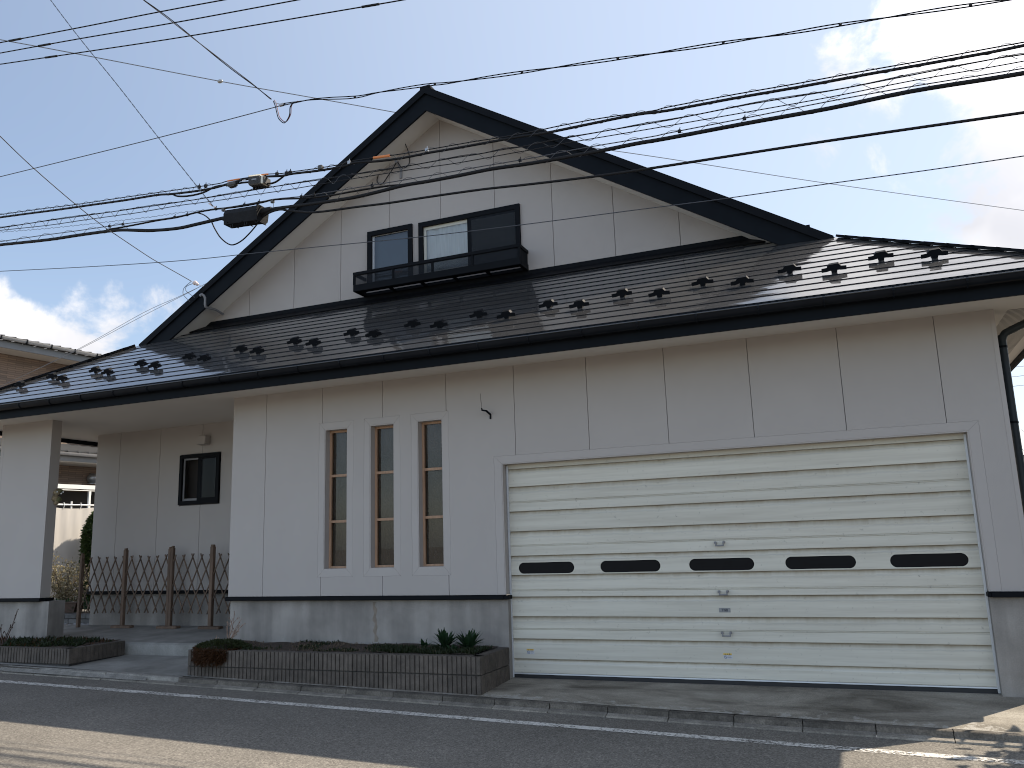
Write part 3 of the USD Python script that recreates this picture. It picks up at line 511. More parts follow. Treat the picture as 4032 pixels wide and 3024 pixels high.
# --- foundation
obj('foundation', box(-0.535, 0.022, -0.2, 3.475, 0.2, 0.955), M['conc'], HOUSE)
obj('foundation', box(8.3545, 0.022, -0.3, 8.70, 0.2, 0.955), M['conc'], HOUSE)
obj('foundation', box(-5.16, 0.022, 0.0, -3.91, 0.30, 0.955), M['conc'], HOUSE)
obj('foundation', box(-4.95, 1.66, 0.2, -0.56, 1.80, 0.955), M['conc'], HOUSE)
obj('foundation', box(8.62, 0.21, -0.3, 8.69, 11, 0.955), M['conc'], HOUSE)
xs = np.linspace(0, 1, 12); w = 0.022 + 0.010 * np.sin(np.arange(12) * 2.3)
cx = 1.69 + 0.012 * np.sin(np.arange(12) * 1.7) + 0.02 * (1 - xs)
pv = []
for i in range(12): pv += [(cx[i] - w[i], 0.0205, 0.46 + 0.47 * xs[i]), (cx[i] + w[i], 0.0205, 0.46 + 0.47 * xs[i])]
obj('crack_repair', quadmesh(pv, [(2 * i, 2 * i + 1, 2 * i + 3, 2 * i + 2) for i in range(11)]), M['patch'], HOUSE, label='strip of filler over a crack in the foundation')

# --- black base flashing between foundation and siding
def flash(x0, x1, y): return box(x0, y - 0.035, 0.955, x1, y + 0.06, 1.005, 0.006)
obj('base_flashing', cat_([flash(-0.585, 3.445, 0.0), box(3.445, -0.03, 0.957, 3.50, 0.10, 1.0, 0.006)]), M['black_metal'], HOUSE)
obj('base_flashing', cat_([flash(8.372, 8.75, 0.0), box(8.34, -0.03, 0.957, 8.372, 0.10, 1.0, 0.006)]), M['black_metal'], HOUSE)
obj('base_flashing', cat_([flash(-5.22, -4.05, 0.0), box(-4.10, 0.062, 0.957, -4.05, 0.22, 1.002, 0.005)]), M['black_metal'], HOUSE)
obj('base_flashing', box(-5.0, 1.59, 0.955, -0.57, 1.66, 1.005, 0.005), M['black_metal'], HOUSE)

# --- siding of the front wall: panels 0.91 m wide on a dark sealant core
SLITS = [(0.945, 1.300), (1.633, 1.990), (2.320, 2.673)]; SZ0, SZ1 = 1.331, 3.130
GX0, GX1, GZ1 = 3.450, 8.368, 2.522
front = sbox(-0.56, 1.008, 8.72, ZSOF)
holes = unary_union([sbox(a, SZ0, b, SZ1) for a, b in SLITS] + [sbox(GX0, 0.9, GX1, GZ1)])
core = front.difference(holes)
obj('wall_core', extr(core, 0.010, 0.20), M['sealant'], HOUSE)
def panels(poly, joints, y0, y1, gap=0.0032, m='siding'):
    lo, _, hi, _ = poly.bounds; e = [lo - 1] + list(joints) + [hi + 1]
    for a, b in zip(e[:-1], e[1:]):
        g = poly.intersection(sbox(a + gap, -5, b - gap, 20))
        for q in getattr(g, 'geoms', [g]):
            if q.area > 1e-3 and q.geom_type == 'Polygon': obj('siding_panel', extr(q, y0, y1), M[m], HOUSE)
surr = unary_union([sbox(a - 0.085, SZ0 - 0.09, b + 0.085, SZ1 + 0.088) for a, b in SLITS] + [sbox(GX0 - 0.095, 0.9, GX1 + 0.10, GZ1 + 0.088)])
grow = unary_union([sbox(a - 0.0857, SZ0 - 0.0907, b + 0.0857, SZ1 + 0.0887) for a, b in SLITS] + [sbox(GX0 - 0.0957, 0.9, GX1 + 0.0957, GZ1 + 0.0887)])
panels(front.difference(grow), [0.91 * k for k in range(0, 10)], 0.0, 0.018)
# mitred surround boards and reveals
def surround(x0, x1, z0, z1, w, top, bottom, depth, parent):
    g = 0.0007
    parts = [Polygon([(x0 - w, z1 + top), (x1 + w, z1 + top), (x1, z1), (x0, z1)])]
    if bottom:
        parts.append(Polygon([(x0 - w, z0 - bottom), (x1 + w, z0 - bottom), (x1, z0), (x0, z0)]))
        parts += [Polygon([(x0 - w, z0 - bottom), (x0, z0), (x0, z1), (x0 - w, z1 + top)]), Polygon([(x1 + w, z0 - bottom), (x1, z0), (x1, z1), (x1 + w, z1 + top)])]
    else:
        parts += [Polygon([(x0 - w, z0), (x0, z0), (x0, z1), (x0 - w, z1 + top)]), Polygon([(x1 + w, z0), (x1, z0), (x1, z1), (x1 + w, z1 + top)])]
    for q in parts: obj('surround_board', extr(q.buffer(-g, join_style=2), 0.0005, 0.019), M['siding_trim'], parent)
    t = 0.012
    obj('reveal_board', box(x0 - 0.002, 0.004, z0, x0 + t, depth, z1), M['siding_trim'], parent)
    obj('reveal_board', box(x1 - t, 0.004, z0, x1 + 0.002, depth, z1), M['siding_trim'], parent)
    obj('reveal_board', box(x0 + t, 0.004, z1 - t, x1 - t, depth, z1 + 0.002), M['siding_trim'], parent)
    if bottom: obj('reveal_board', box(x0 + t, 0.004, z0 - 0.002, x1 - t, depth, z0 + t), M['siding_trim'], parent)
for a, b in SLITS:
    win = thing('slit_window', parent=HOUSE)
    surround(a, b, SZ0, SZ1, 0.085, 0.088, 0.09, 0.125, win)
    y0, y1 = 0.105, 0.150; x0, x1, z0, z1 = a + 0.012, b - 0.012, SZ0 + 0.013, SZ1 - 0.013; fw = 0.027
    fr = sbox(x0, z0, x1, z1).difference(sbox(x0 + fw, z0 + fw, x1 - fw * 0.6, z1 - fw))
    obj('wooden_frame', extr(fr, y0, y1), M['wood'], win)
    for zz in (1.935, 2.525): obj('glazing_bar', box(x0 + fw, y0 + 0.004, zz - 0.016, x1 - fw * 0.6, y1 - 0.004, zz + 0.016), M['wood'], win)
    for za, zb in ((z0 + fw, 1.919), (1.951, 2.509), (2.541, z1 - fw)): obj('pane', sheet_pane(x0 + fw, 0.128, za, x1 - fw * 0.6, 0.132, zb), M['dull_glass'], win)
    n = 14; gx = np.linspace(x0 + 0.01, x1 - 0.01, 8); gz = np.linspace(z0 + 0.01, z1 - 0.01, 44)
    P = np.array([(x, 0.165, z) for z in gz for x in gx]); P[:, 1] += 0.02 * (meshkit.fbm(P * np.array([9, 1, 5]), 4, seed=int(a * 100)) - 0.5)
    obj('plastic_film', quadmesh(P, [(j * 8 + i, j * 8 + i + 1, (j + 1) * 8 + i + 1, (j + 1) * 8 + i) for j in range(43) for i in range(7)]), M['film'], win, smooth=True)
    obj('window_back', box(a - 0.01, 0.20, SZ0 - 0.02, b + 0.01, 0.22, SZ1 + 0.02), M['interior'], win)

# --- garage shutter
SH = thing('garage_shutter', parent=HOUSE)
surround(GX0, GX1, 1.008, GZ1, 0.095, 0.088, 0, 0.165, HOUSE)
YS = 0.142; sx0, sx1 = 3.470, 8.350
for xa, xb in ((3.464, 3.489), (8.331, 8.354)): obj('guide_rail', box(xa, 0.100, 0.085, xb, 0.160, 2.505, 0.003), M['alu'], SH)
SL = [(0.137, 0.290, None), (0.290, 0.510, None), (0.510, 0.757, 0.619), (0.757, 0.976, None), (0.976, 1.222, 1.048), (1.222, 1.440, None), (1.440, 1.722, 1.557), (1.722, 1.953, None), (1.953, 2.244, 2.062), (2.244, 2.455, None), (2.455, 2.56, None)]
SLOTS = [(3.583, 4.262), (4.572, 5.251), (5.565, 6.243), (6.556, 7.233), (7.547, 8.234)]
OUT = 0.026
for a, b, d in SL:
    a2, b2 = a + 0.0015, b - 0.0015
    c = b - 0.052
    suv = lambda q, a=a, b=b: np.c_[q[:, 0], (q[:, 2] - a) / (b - a)]
    if d is None:
        pr = [(YS, b2), (YS - OUT * 0.25, b2), (YS - OUT * 0.35, b2 - 0.012), (YS - OUT, c), (YS - OUT - 0.001, a2 + 0.004), (YS - OUT + 0.002, a2), (YS, a2)]
    else:
        pr = [(YS, b2), (YS - OUT * 0.25, b2), (YS - OUT * 0.35, b2 - 0.012), (YS - OUT, c), (YS - OUT, d + 0.010), (YS - OUT + 0.007, d + 0.008), (YS - OUT + 0.007, d + 0.005), (YS - OUT - 0.001, d + 0.003),
              (YS - OUT - 0.001, d - 0.003), (YS - OUT + 0.006, d - 0.005), (YS - OUT + 0.006, d - 0.008), (YS - OUT + 0.001, d - 0.010), (YS - OUT - 0.002, a2 + 0.004), (YS - OUT + 0.002, a2), (YS, a2)]
    if abs(a - 1.222) < 1e-6:      # the slat with the five slots
        face = sbox(sx0, a2, sx1, c)
        hs = unary_union([LineString([(p + 0.063, 1.2995), (q - 0.063, 1.2995)]).buffer(0.063, quad_segs=10) for p, q in SLOTS])
        pl = extr(face.difference(hs), YS - OUT, YS - OUT + 0.004)
        up = extr_x(Polygon([(YS, b2), (YS - OUT * 0.25, b2), (YS - OUT * 0.35, b2 - 0.012), (YS - OUT, c + 0.0005), (YS - OUT + 0.004, c + 0.0005)]), sx0, sx1)
        lip = extr_x(Polygon([(YS - OUT + 0.004, a2 + 0.004), (YS - OUT + 0.004, a2), (YS, a2), (YS, a2 + 0.004)]), sx0, sx1)
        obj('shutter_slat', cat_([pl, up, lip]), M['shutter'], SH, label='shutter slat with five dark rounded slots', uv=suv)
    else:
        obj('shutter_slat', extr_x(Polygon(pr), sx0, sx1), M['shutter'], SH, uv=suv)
for p, q in SLOTS:
    big = LineString([(p + 0.063, 1.2995), (q - 0.063, 1.2995)]).buffer(0.069, quad_segs=10); sm = LineString([(p + 0.063, 1.2995), (q - 0.063, 1.2995)]).buffer(0.0615, quad_segs=10)
    obj('slot_panel', extr(big, YS - OUT + 0.006, YS - OUT + 0.010), M['pane_dark'], SH)
obj('shutter_backing', box(sx0 - 0.005, YS + 0.002, 0.10, sx1 + 0.005, YS + 0.02, 2.54), M['sealant'], SH)
obj('bottom_bar', extr_x(Polygon([(YS, 0.136), (YS - 0.026, 0.136), (YS - 0.028, 0.1225), (YS, 0.1225)]), sx0, sx1), M['alu'], SH)
obj('rubber_seal', box(sx0, YS - 0.03, 0.075, sx1, YS, 0.122), M['rubber'], SH)
for zc in (1.514, 1.006, 0.587):
    ya_ = YS - OUT - 0.002
    h = [tube([(5.868, ya_ - 0.026, zc + 0.012), (5.868, ya_ - 0.028, zc - 0.018)], 0.0075, 6), tube([(5.944, ya_ - 0.026, zc + 0.012), (5.944, ya_ - 0.028, zc - 0.018)], 0.0075, 6),
         tube([(5.861, ya_ - 0.028, zc - 0.018), (5.951, ya_ - 0.028, zc - 0.018)], 0.0075, 6), box(5.850, ya_ - 0.030, zc + 0.002, 5.874, ya_, zc + 0.026, 0.004), box(5.938, ya_ - 0.030, zc + 0.002, 5.962, ya_, zc + 0.026, 0.004)]
    obj('pull_handle', cat_(h), M['conduit'], SH)
yf = YS - OUT - 0.0015
npl = obj('name_plate', box(5.845, yf - 0.003, 0.806, 5.963, yf, 0.851, 0.001), M['plate'], SH)
def lettering(text, x, y, z, h, depth=0.001):
    m = meshkit.text_mesh(text, h, depth, bold=True); v = m.vertices
    return TM(np.c_[x + v[:, 0], y - v[:, 2], z + v[:, 1]], m.faces)
obj('plate_lettering', lettering('TNB', 5.871, yf - 0.0032, 0.817, 0.024), M['ink'], SH)
def sticker(x0, z0):
    s_ = obj('warning_sticker', box(x0, yf - 0.0012, z0, x0 + 0.091, yf, z0 + 0.056), M['sticker'], SH)
    obj('sticker_header', box(x0 - 0.002, yf - 0.0018, z0 + 0.038, x0 + 0.085, yf - 0.0013, z0 + 0.056), M['yellow'], SH)
    cx_, cz_ = x0 + 0.020, z0 + 0.0185
    ring = Point(cx_, cz_).buffer(0.0165).difference(Point(cx_, cz_).buffer(0.0128)); sl = LineString([(cx_ - 0.011, cz_ + 0.011), (cx_ + 0.011, cz_ - 0.011)]).buffer(0.0022)
    obj('prohibition_sign', extr(unary_union([ring, sl]), yf - 0.002, yf - 0.0014), M['ink_blue'], SH)
    tri = Polygon([(x0 + 0.010, z0 + 0.041), (x0 + 0.024, z0 + 0.041), (x0 + 0.017, z0 + 0.053)])
    cross = unary_union([LineString([(x0 + 0.058, z0 + 0.0415), (x0 + 0.068, z0 + 0.0525)]).buffer(0.0016), LineString([(x0 + 0.068, z0 + 0.0415), (x0 + 0.058, z0 + 0.0525)]).buffer(0.0016), sbox(x0 + 0.0615, z0 + 0.041, x0 + 0.0645, z0 + 0.053)])
    mid = unary_union([sbox(x0 + 0.035, z0 + 0.042, x0 + 0.046, z0 + 0.0445), sbox(x0 + 0.035, z0 + 0.047, x0 + 0.046, z0 + 0.0495), sbox(x0 + 0.039, z0 + 0.041, x0 + 0.042, z0 + 0.053)])
    obj('sticker_marks', extr(unary_union([tri, cross, mid, sbox(x0 + 0.010, z0 + 0.0405, x0 + 0.068, z0 + 0.0408)]), yf - 0.0024, yf - 0.0019), M['ink'], SH)
    obj('sticker_lines', extr(unary_union([sbox(x0 + 0.042, z0 + 0.031 - 0.0075 * k, x0 + 0.083 - 0.006 * (k % 2), z0 + 0.0335 - 0.0075 * k) for k in range(4)]), yf - 0.002, yf - 0.0013), M['conduit'], SH)
sticker(5.857, 0.338); sticker(3.651, 0.343)

# --- porch: back wall, pillar
obj('wall_core', extr(sbox(-4.955, 1.0, -0.50, ZSOF).difference(sbox(-3.04, 2.385, -2.23, 3.185)), 1.648, 1.80), M['sealant'], HOUSE)
pw = sbox(-4.97, 1.008, -0.545, ZSOF).difference(sbox(-3.06, 2.36, -2.21, 3.21))
panels(pw, [-4.43 + 0.91 * k for k in range(5)], 1.63, 1.650)
obj('wall_core', box(-0.555, 0.02, 1.0, -0.45, 1.63, ZSOF), M['siding'], HOUSE)
panels(sbox(-5.19, 1.008, -4.08, ZSOF), [-5.13], 0.0, 0.018, 0.0015)
obj('pillar_side_panel', box(-4.096, 0.019, 1.008, -4.080, 0.17, ZSOF), M['siding'], HOUSE)
obj('pillar_core', box(-5.18, 0.019, 1.0, -4.097, 0.168, ZSOF), M['siding'], HOUSE)
W3 = thing('porch_window', parent=HOUSE)
x0, x1, z0, z1 = -3.05, -2.22, 2.375, 3.195
fr = sbox(x0, z0, x1, z1).difference(sbox(x0 + 0.055, z0 + 0.06, x1 - 0.045, z1 - 0.055))
obj('window_frame', extr(fr, 1.595, 1.66), M['black_metal'], W3)
xm = (x0 + x1) / 2 - 0.005
obj('window_sash', extr(sbox(x0 + 0.056, z0 + 0.061, xm + 0.03, z1 - 0.056).difference(sbox(x0 + 0.085, z0 + 0.10, xm - 0.02, z1 - 0.085)), 1.635, 1.655), M['conduit'], W3)
obj('window_sash', extr(sbox(xm - 0.032, z0 + 0.061, x1 - 0.046, z1 - 0.056).difference(sbox(xm + 0.03, z0 + 0.10, x1 - 0.08, z1 - 0.085)), 1.612, 1.633), M['black_metal'], W3)
obj('pane', sheet_pane(x0 + 0.086, 1.643, z0 + 0.101, xm - 0.021, 1.646, z1 - 0.086), M['dull_glass'], W3)
obj('pane', sheet_pane(xm + 0.031, 1.620, z0 + 0.101, x1 - 0.081, 1.623, z1 - 0.086), M['dull_glass'], W3)
obj('insect_screen', sheet_pane(xm + 0.03, 1.606, z0 + 0.10, x1 - 0.08, 1.606, z1 - 0.085), M['mesh_screen'], W3)  # screen added to darken this pane and cut its reflection
obj('window_back', box(x0 - 0.01, 1.79, z0 - 0.01, x1 + 0.01, 1.799, z1 + 0.01), M['interior'], W3)
obj('vent_hood', cat_([box(-2.60, 1.50, 3.345, -2.44, 1.63, 3.485, 0.012), box(-2.615, 1.49, 3.335, -2.44, 1.60, 3.35)]), M['siding_trim'], HOUSE)
# body of the house behind
obj('side_wall', box(-4.965, 1.805, 0.3, -4.85, 11.0, ZSOF), M['siding'], HOUSE)
obj('side_wall', box(8.62, 0.021, 0.96, 8.718, 11.0, ZSOF), M['siding'], HOUSE)
obj('rear_wall', box(-4.965, 11.0, 0.3, 8.72, 11.1, ZSOF), M['siding'], HOUSE)
obj('corner_trim', box(8.684, -0.004, 1.008, 8.724, 0.0185, ZSOF), M['siding_trim'], HOUSE)

# --- eaves: soffit, fascia, gutters
EX0, EX1 = XL + 0.06, XR - 0.06
sof = sbox(EX0, YE + 0.02, EX1, 11.7).difference(sbox(-0.5, 0.1, 8.66, 11.0)).difference(sbox(-4.9, 1.75, -0.4, 11.0))
obj('soffit', extr_z(sof, ZSOF, ZSOF + 0.015), M['soffit'], HOUSE)
vs = [box(8.86 + 0.0, 0.12 + 0.055 * k, ZSOF - 0.003, 9.22, 0.128 + 0.055 * k, ZSOF + 0.001) for k in range(70)]
obj('soffit_vent', cat_(vs), M['sealant'], HOUSE, label='rows of fine vent slots in the right eave')
obj('fascia', extr_x(Polygon([(-0.745, 3.618), (-0.715, 3.618), (-0.715, 3.86), (-0.745, 3.86)]), XL + 0.01, XR - 0.01), M['fascia'], HOUSE)
obj('fascia', box(XR - 0.055, -0.713, 3.618, XR - 0.025, 11.7, 3.86), M['fascia'], HOUSE)
obj('fascia', box(XL + 0.025, -0.713, 3.618, XL + 0.055, 11.7, 3.86), M['fascia'], HOUSE)
def gutter_profile(c0, z0, r=0.058, t=0.006):
    a = np.linspace(math.pi, 2 * math.pi, 13)
    o = [(c0 + r * math.cos(q), z0 + r * math.sin(q) * 1.15) for q in a]; i = [(c0 + (r - t) * math.cos(q), z0 + (r - t) * math.sin(q) * 1.15) for q in a[::-1]]
    return Polygon([(c0 - r - 0.004, z0 + 0.008)] + o + [(c0 + r, z0 + 0.008)] + i)
GUT = obj('gutter', extr_x(gutter_profile(-0.815, 3.792), XL - 0.04, XR + 0.04), M['gutter'], HOUSE, smooth=35)
obj('gutter_rim', tube([(XL - 0.04, -0.876, 3.801), (XR + 0.04, -0.876, 3.801)], 0.0075, 8), M['rim'], HOUSE, smooth=50)
x = XL + 0.3
while x < XR:
    obj('gutter_bracket', cat_([box(x - 0.011, -0.882, 3.775, x + 0.011, -0.875, 3.808), tube([(x, -0.876 + 0.0 , 3.79), (x, -0.868, 3.755), (x, -0.84, 3.728), (x, -0.80, 3.722), (x, -0.755, 3.735)], 0.008, 5), box(x - 0.009, -0.876, 3.800, x + 0.009, -0.745, 3.806)]), M['gutter'], HOUSE)
    x += 0.606
m = extr_x(gutter_profile(-0.0, 3.792), -0.85, 11.7); v = m.vertices
obj('gutter', TM(np.c_[XR + 0.03 - v[:, 1] + 0.0, v[:, 0], v[:, 2]], m.faces), M['gutter'], HOUSE, smooth=35)
obj('gutter', TM(np.c_[XL - 0.03 - v[:, 1], v[:, 0], v[:, 2]], m.faces), M['gutter'], HOUSE, smooth=35)

# --- front roof slope: stepped metal courses
NC = 14; DY = 0.187
for i in range(NC):
    ya, yb = YE - 0.02 + DY * i, YE - 0.02 + DY * (i + 1) + 0.004
    if ya > 1.75: break
    yb = min(yb, 1.80)
    xa0, xa1 = XL + (ya - YE), XR - (ya - YE); xb0, xb1 = XL + (yb - YE), XR - (yb - YE)
    za, zb = zf(ya), zf(yb)
    obj('roof_course', hexa([(xa0, ya, za - 0.006), (xa1, ya, za - 0.006), (xb0, yb, zb - 0.012), (xb1, yb, zb - 0.012), (xa0, ya, za + 0.0085), (xa1, ya, za + 0.0085), (xb0, yb, zb + 0.001), (xb1, yb, zb + 0.001)]), M['roof'], HOUSE)
    obj('course_nose', box(xa0, ya - 0.003, za - 0.002, xa1, ya + 0.002, za + 0.0090), M['black_metal'], HOUSE)
# side slopes up to the ridge
YB = 1.315
kx = YB - YE
for sgn, xe in ((1, XR), (-1, XL)):
    xk = xe - sgn * kx; zr_ = ZE + KR * abs(xe - XA)
    pts = [(xe, YE, ZE), (xk, YB, ZE + KR * kx), (XA, YB, zr_), (XA, 11.9, zr_), (xe, 11.9, ZE)]
    sr = extr_z(Polygon([(p_[0], p_[1]) for p_ in pts]), -0.06, 0.0); sv = sr.vertices
    obj('side_roof', TM(np.c_[sv[:, :2], sv[:, 2] + ZE + KR * np.abs(xe - sv[:, 0])], sr.faces), M['roof'], HOUSE)
    n = int(kx / DY) + 1
    for i in range(n):
        a, b = DY * i - 0.02, min(DY * (i + 1) + 0.015, kx - 0.035)
        if b - a < 0.05: continue
        p0 = np.array([xe - sgn * a, YE + a, ZE + KR * a + 0.020]); p1 = np.array([xe - sgn * b, YE + b, ZE + KR * b + 0.034 - 0.010])
        obj('hip_cap', bar(p1, p0, 0.085, 0.030) if sgn > 0 else bar(p0, p1, 0.085, 0.030), M['black_metal'], HOUSE)
obj('ridge_cap', box(XA - 0.09, YB + 0.0, zs(XA) - 0.03, XA + 0.09, 11.9, zs(XA) + 0.035, 0.015), M['black_metal'], HOUSE)

# --- gable: barge boards, soffit, wall
def chev(off_top, off_bot, xl, xr):
    t = lambda x: zs(x) + off_top; b = lambda x: zs(x) + off_bot
    return Polygon([(xl, t(xl)), (XA, t(XA)), (xr, t(xr)), (xr, b(xr)), (XA, b(XA)), (xl, b(xl))])
xl, xr = XL + kx + 0.02, XR - kx - 0.02
half = lambda p, s: p.intersection(sbox(-50, -5, XA, 30) if s < 0 else sbox(XA, -5, 50, 30))
for s in (-1, 1):
    obj('barge_board', extr(half(chev(-0.06, -0.375, xl - 0.02, xr + 0.02), s), 1.340, 1.375), M['fascia'], HOUSE)
    obj('barge_cap', extr(half(chev(0.012, -0.105, xl, xr), s), 1.305, 1.339), M['black_metal'], HOUSE)
    q = [(XA, 1.376), (XA, 1.80)]; xe = (XR - 2.2) if s > 0 else (XL + 2.2)
    o = -0.315
    pts = [(XA, 1.376, zs(XA) + o), (XA, 1.80, zs(XA) + o), (xe, 1.80, zs(xe) + o), (xe, 1.376, zs(xe) + o)]
    obj('gable_soffit', slab(pts if s < 0 else pts[::-1], -0.012), M['soffit'], HOUSE)
YG = 1.79
tri = Polygon([(XL + 2.95, 5.3), (XR - 2.95, 5.3), (XR - 2.95, zs(XR - 2.95) - 0.31), (XA, zs(XA) - 0.31), (XL + 2.95, zs(XL + 2.95) - 0.31)])
obj('wall_core', extr(tri.difference(unary_union([sbox(0.50, 5.64, 1.28, 6.54), sbox(1.43, 5.64, 3.09, 6.53)])), YG + 0.012, YG + 0.12), M['sealant'], HOUSE)
base_z = 5.487
UW = [(0.482, 1.295, 5.62, 6.557), (1.410, 3.111, 5.62, 6.543)]
gp = tri.intersection(sbox(-20, base_z, 20, 20)).difference(unary_union([sbox(a + 0.01, c + 0.01, b - 0.01, d - 0.01) for a, b, c, d in UW]))
panels(gp, [1.79 + 0.912 * k for k in range(-6, 7)], YG, YG + 0.016, 0.004)
obj('apron_flashing', extr_x(Polygon([(YG - 0.012, base_z + 0.004), (YG - 0.003, base_z + 0.004), (YG - 0.003, zf(1.62)), (1.60, zf(1.60) + 0.02), (1.598, zf(1.60) + 0.028), (YG - 0.012, zf(YG - 0.012) + 0.035)]), XL + 2.3, XR - 2.3), M['black_metal'], HOUSE)

# --- upper windows
def upper_window(a, b, c, d, sliding):
    w_ = thing('upper_window', parent=HOUSE)
    fw = 0.072
    fr = sbox(a, c, b, d).difference(sbox(a + fw, c + fw, b - fw, d - fw * 1.05))
    obj('window_frame', extr(fr, YG - 0.035, YG + 0.03), M['black_metal'], w_)
    iy = YG + 0.02
    if not sliding:
        obj('window_sash', extr(sbox(a + fw + 0.001, c + fw, b - fw - 0.001, d - fw * 1.06).difference(sbox(a + fw + 0.036, c + fw + 0.03, b - fw - 0.006, d - fw - 0.012)), iy - 0.012, iy + 0.004), M['alu'], w_)
        obj('pane', sheet_pane(a + fw + 0.02, iy - 0.006, c + fw, b - fw - 0.004, iy - 0.003, d - fw - 0.008), M['glass'], w_)
        obj('window_back', box(a + 0.02, YG + 0.085, c + 0.02, b - 0.02, YG + 0.095, d - 0.02), M['sky_blue_back'], w_)
        return
    xm = 2.272
    obj('window_sash', extr(sbox(a + fw + 0.001, c + fw, xm - 0.02, d - fw * 1.06).difference(sbox(a + fw + 0.045, c + fw + 0.04, xm - 0.03, d - fw - 0.055)), iy - 0.010, iy + 0.006), M['cream'], w_)
    obj('mullion', box(xm - 0.024, YG - 0.022, c + fw, xm + 0.026, YG + 0.018, d - fw), M['black_metal'], w_)
    obj('pane', sheet_pane(a + fw + 0.045, iy - 0.004, c + fw, xm - 0.03, iy - 0.001, d - fw - 0.05), M['glass'], w_)
    obj('pane', sheet_pane(xm + 0.03, iy - 0.020, c + fw, b - fw - 0.02, iy - 0.017, d - fw - 0.02), M['glass'], w_)
    obj('insect_screen', box(xm + 0.028, YG - 0.024, c + fw + 0.002, b - fw - 0.002, YG - 0.0235, d - fw - 0.004), M['mesh_screen'], w_)
    gx = np.linspace(a + 0.075, b - 0.05, 150); cv = []
    for x in gx: cv += [(x, YG + 0.040 + 0.009 * math.sin(x * 46 + 1.5 * math.sin(x * 9)), c + 0.02), (x, YG + 0.038 + 0.008 * math.sin(x * 46 + 1.5 * math.sin(x * 9)), d - 0.09)]
    obj('curtain', quadmesh(cv, [(2 * i, 2 * i + 2, 2 * i + 3, 2 * i + 1) for i in range(149)]), M['curtain'], w_, smooth=True)
    obj('window_back', box(a + 0.02, YG + 0.095, c + 0.02, b - 0.02, YG + 0.105, d - 0.02), M['interior'], w_)
M['cream'] = mat('cream_sash', (0.55, 0.545, 0.48), 0.05, 5.0, 0.5)
M['sky_blue_back'] = mat('reflected_sky_blue', (0.07, 0.10, 0.135), 0.06, 3.0, 0.6)  # bluish sky reflection of the left pane put into this colour
upper_window(*UW[0], False); upper_window(*UW[1], True)
# --- window guard in front of the upper windows
WG = thing('window_guard', parent=HOUSE)
bx0, bx1, by0, bz0, bz1 = 0.415, 3.218, 1.45, 5.488, 5.798
obj('top_rail', cat_([box(bx0, by0, bz1 - 0.052, bx1, by0 + 0.045, bz1, 0.005), box(bx0, by0 + 0.046, bz1 - 0.05, bx0 + 0.035, YG, bz1 - 0.002), box(bx1 - 0.035, by0 + 0.046, bz1 - 0.05, bx1, YG, bz1 - 0.002)]), M['black_metal'], WG)
obj('bottom_rail', cat_([box(bx0 + 0.004, by0 + 0.003, bz0, bx1 - 0.004, by0 + 0.04, bz0 + 0.105, 0.004), box(bx0 + 0.004, by0 + 0.041, bz0, bx0 + 0.035, YG, bz0 + 0.09), box(bx1 - 0.035, by0 + 0.041, bz0, bx1 - 0.004, YG, bz0 + 0.09)]), M['black_metal'], WG)
for x in (bx0 + 0.018, 1.127, 1.80, 2.46, bx1 - 0.018): obj('guard_post', box(x - 0.016, by0 + 0.006, bz0 + 0.106, x + 0.016, by0 + 0.036, bz1 - 0.053), M['black_metal'], WG)
ms = Polygon([(bx0 + 0.03, bz0 + 0.104), (bx1 - 0.03, bz0 + 0.104), (bx1 - 0.03, bz1 - 0.05), (bx0 + 0.03, bz1 - 0.05)])
obj('mesh_panel', extr(ms, by0 + 0.019, by0 + 0.0195), M['mesh_screen'], WG)
obj('end_panel', box(bx1 - 0.02, by0 + 0.046, bz0 + 0.091, bx1 - 0.015, YG - 0.002, bz1 - 0.052), M['fascia'], WG)
for k in range(6):
    x = bx0 + 0.04 + k * (bx1 - bx0 - 0.08) / 5; obj('floor_bar', box(x - 0.017, by0 + 0.041, bz0 + 0.002, x + 0.017, YG - 0.002, bz0 + 0.03), M['black_metal'], WG)
obj('floor_tray', box(bx0 + 0.04, by0 + 0.045, bz0 + 0.031, bx1 - 0.04, by0 + 0.20, bz0 + 0.036), M['black_metal'], WG)
obj('floor_bar', box(bx0 + 0.036, YG - 0.04, bz0 + 0.004, bx1 - 0.036, YG - 0.004, bz0 + 0.05), M['black_metal'], WG)
obj('timber_strip', box(0.42, YG - 0.022, base_z + 0.006, 3.19, YG - 0.0005, base_z + 0.048), M['timber_strip'], HOUSE)

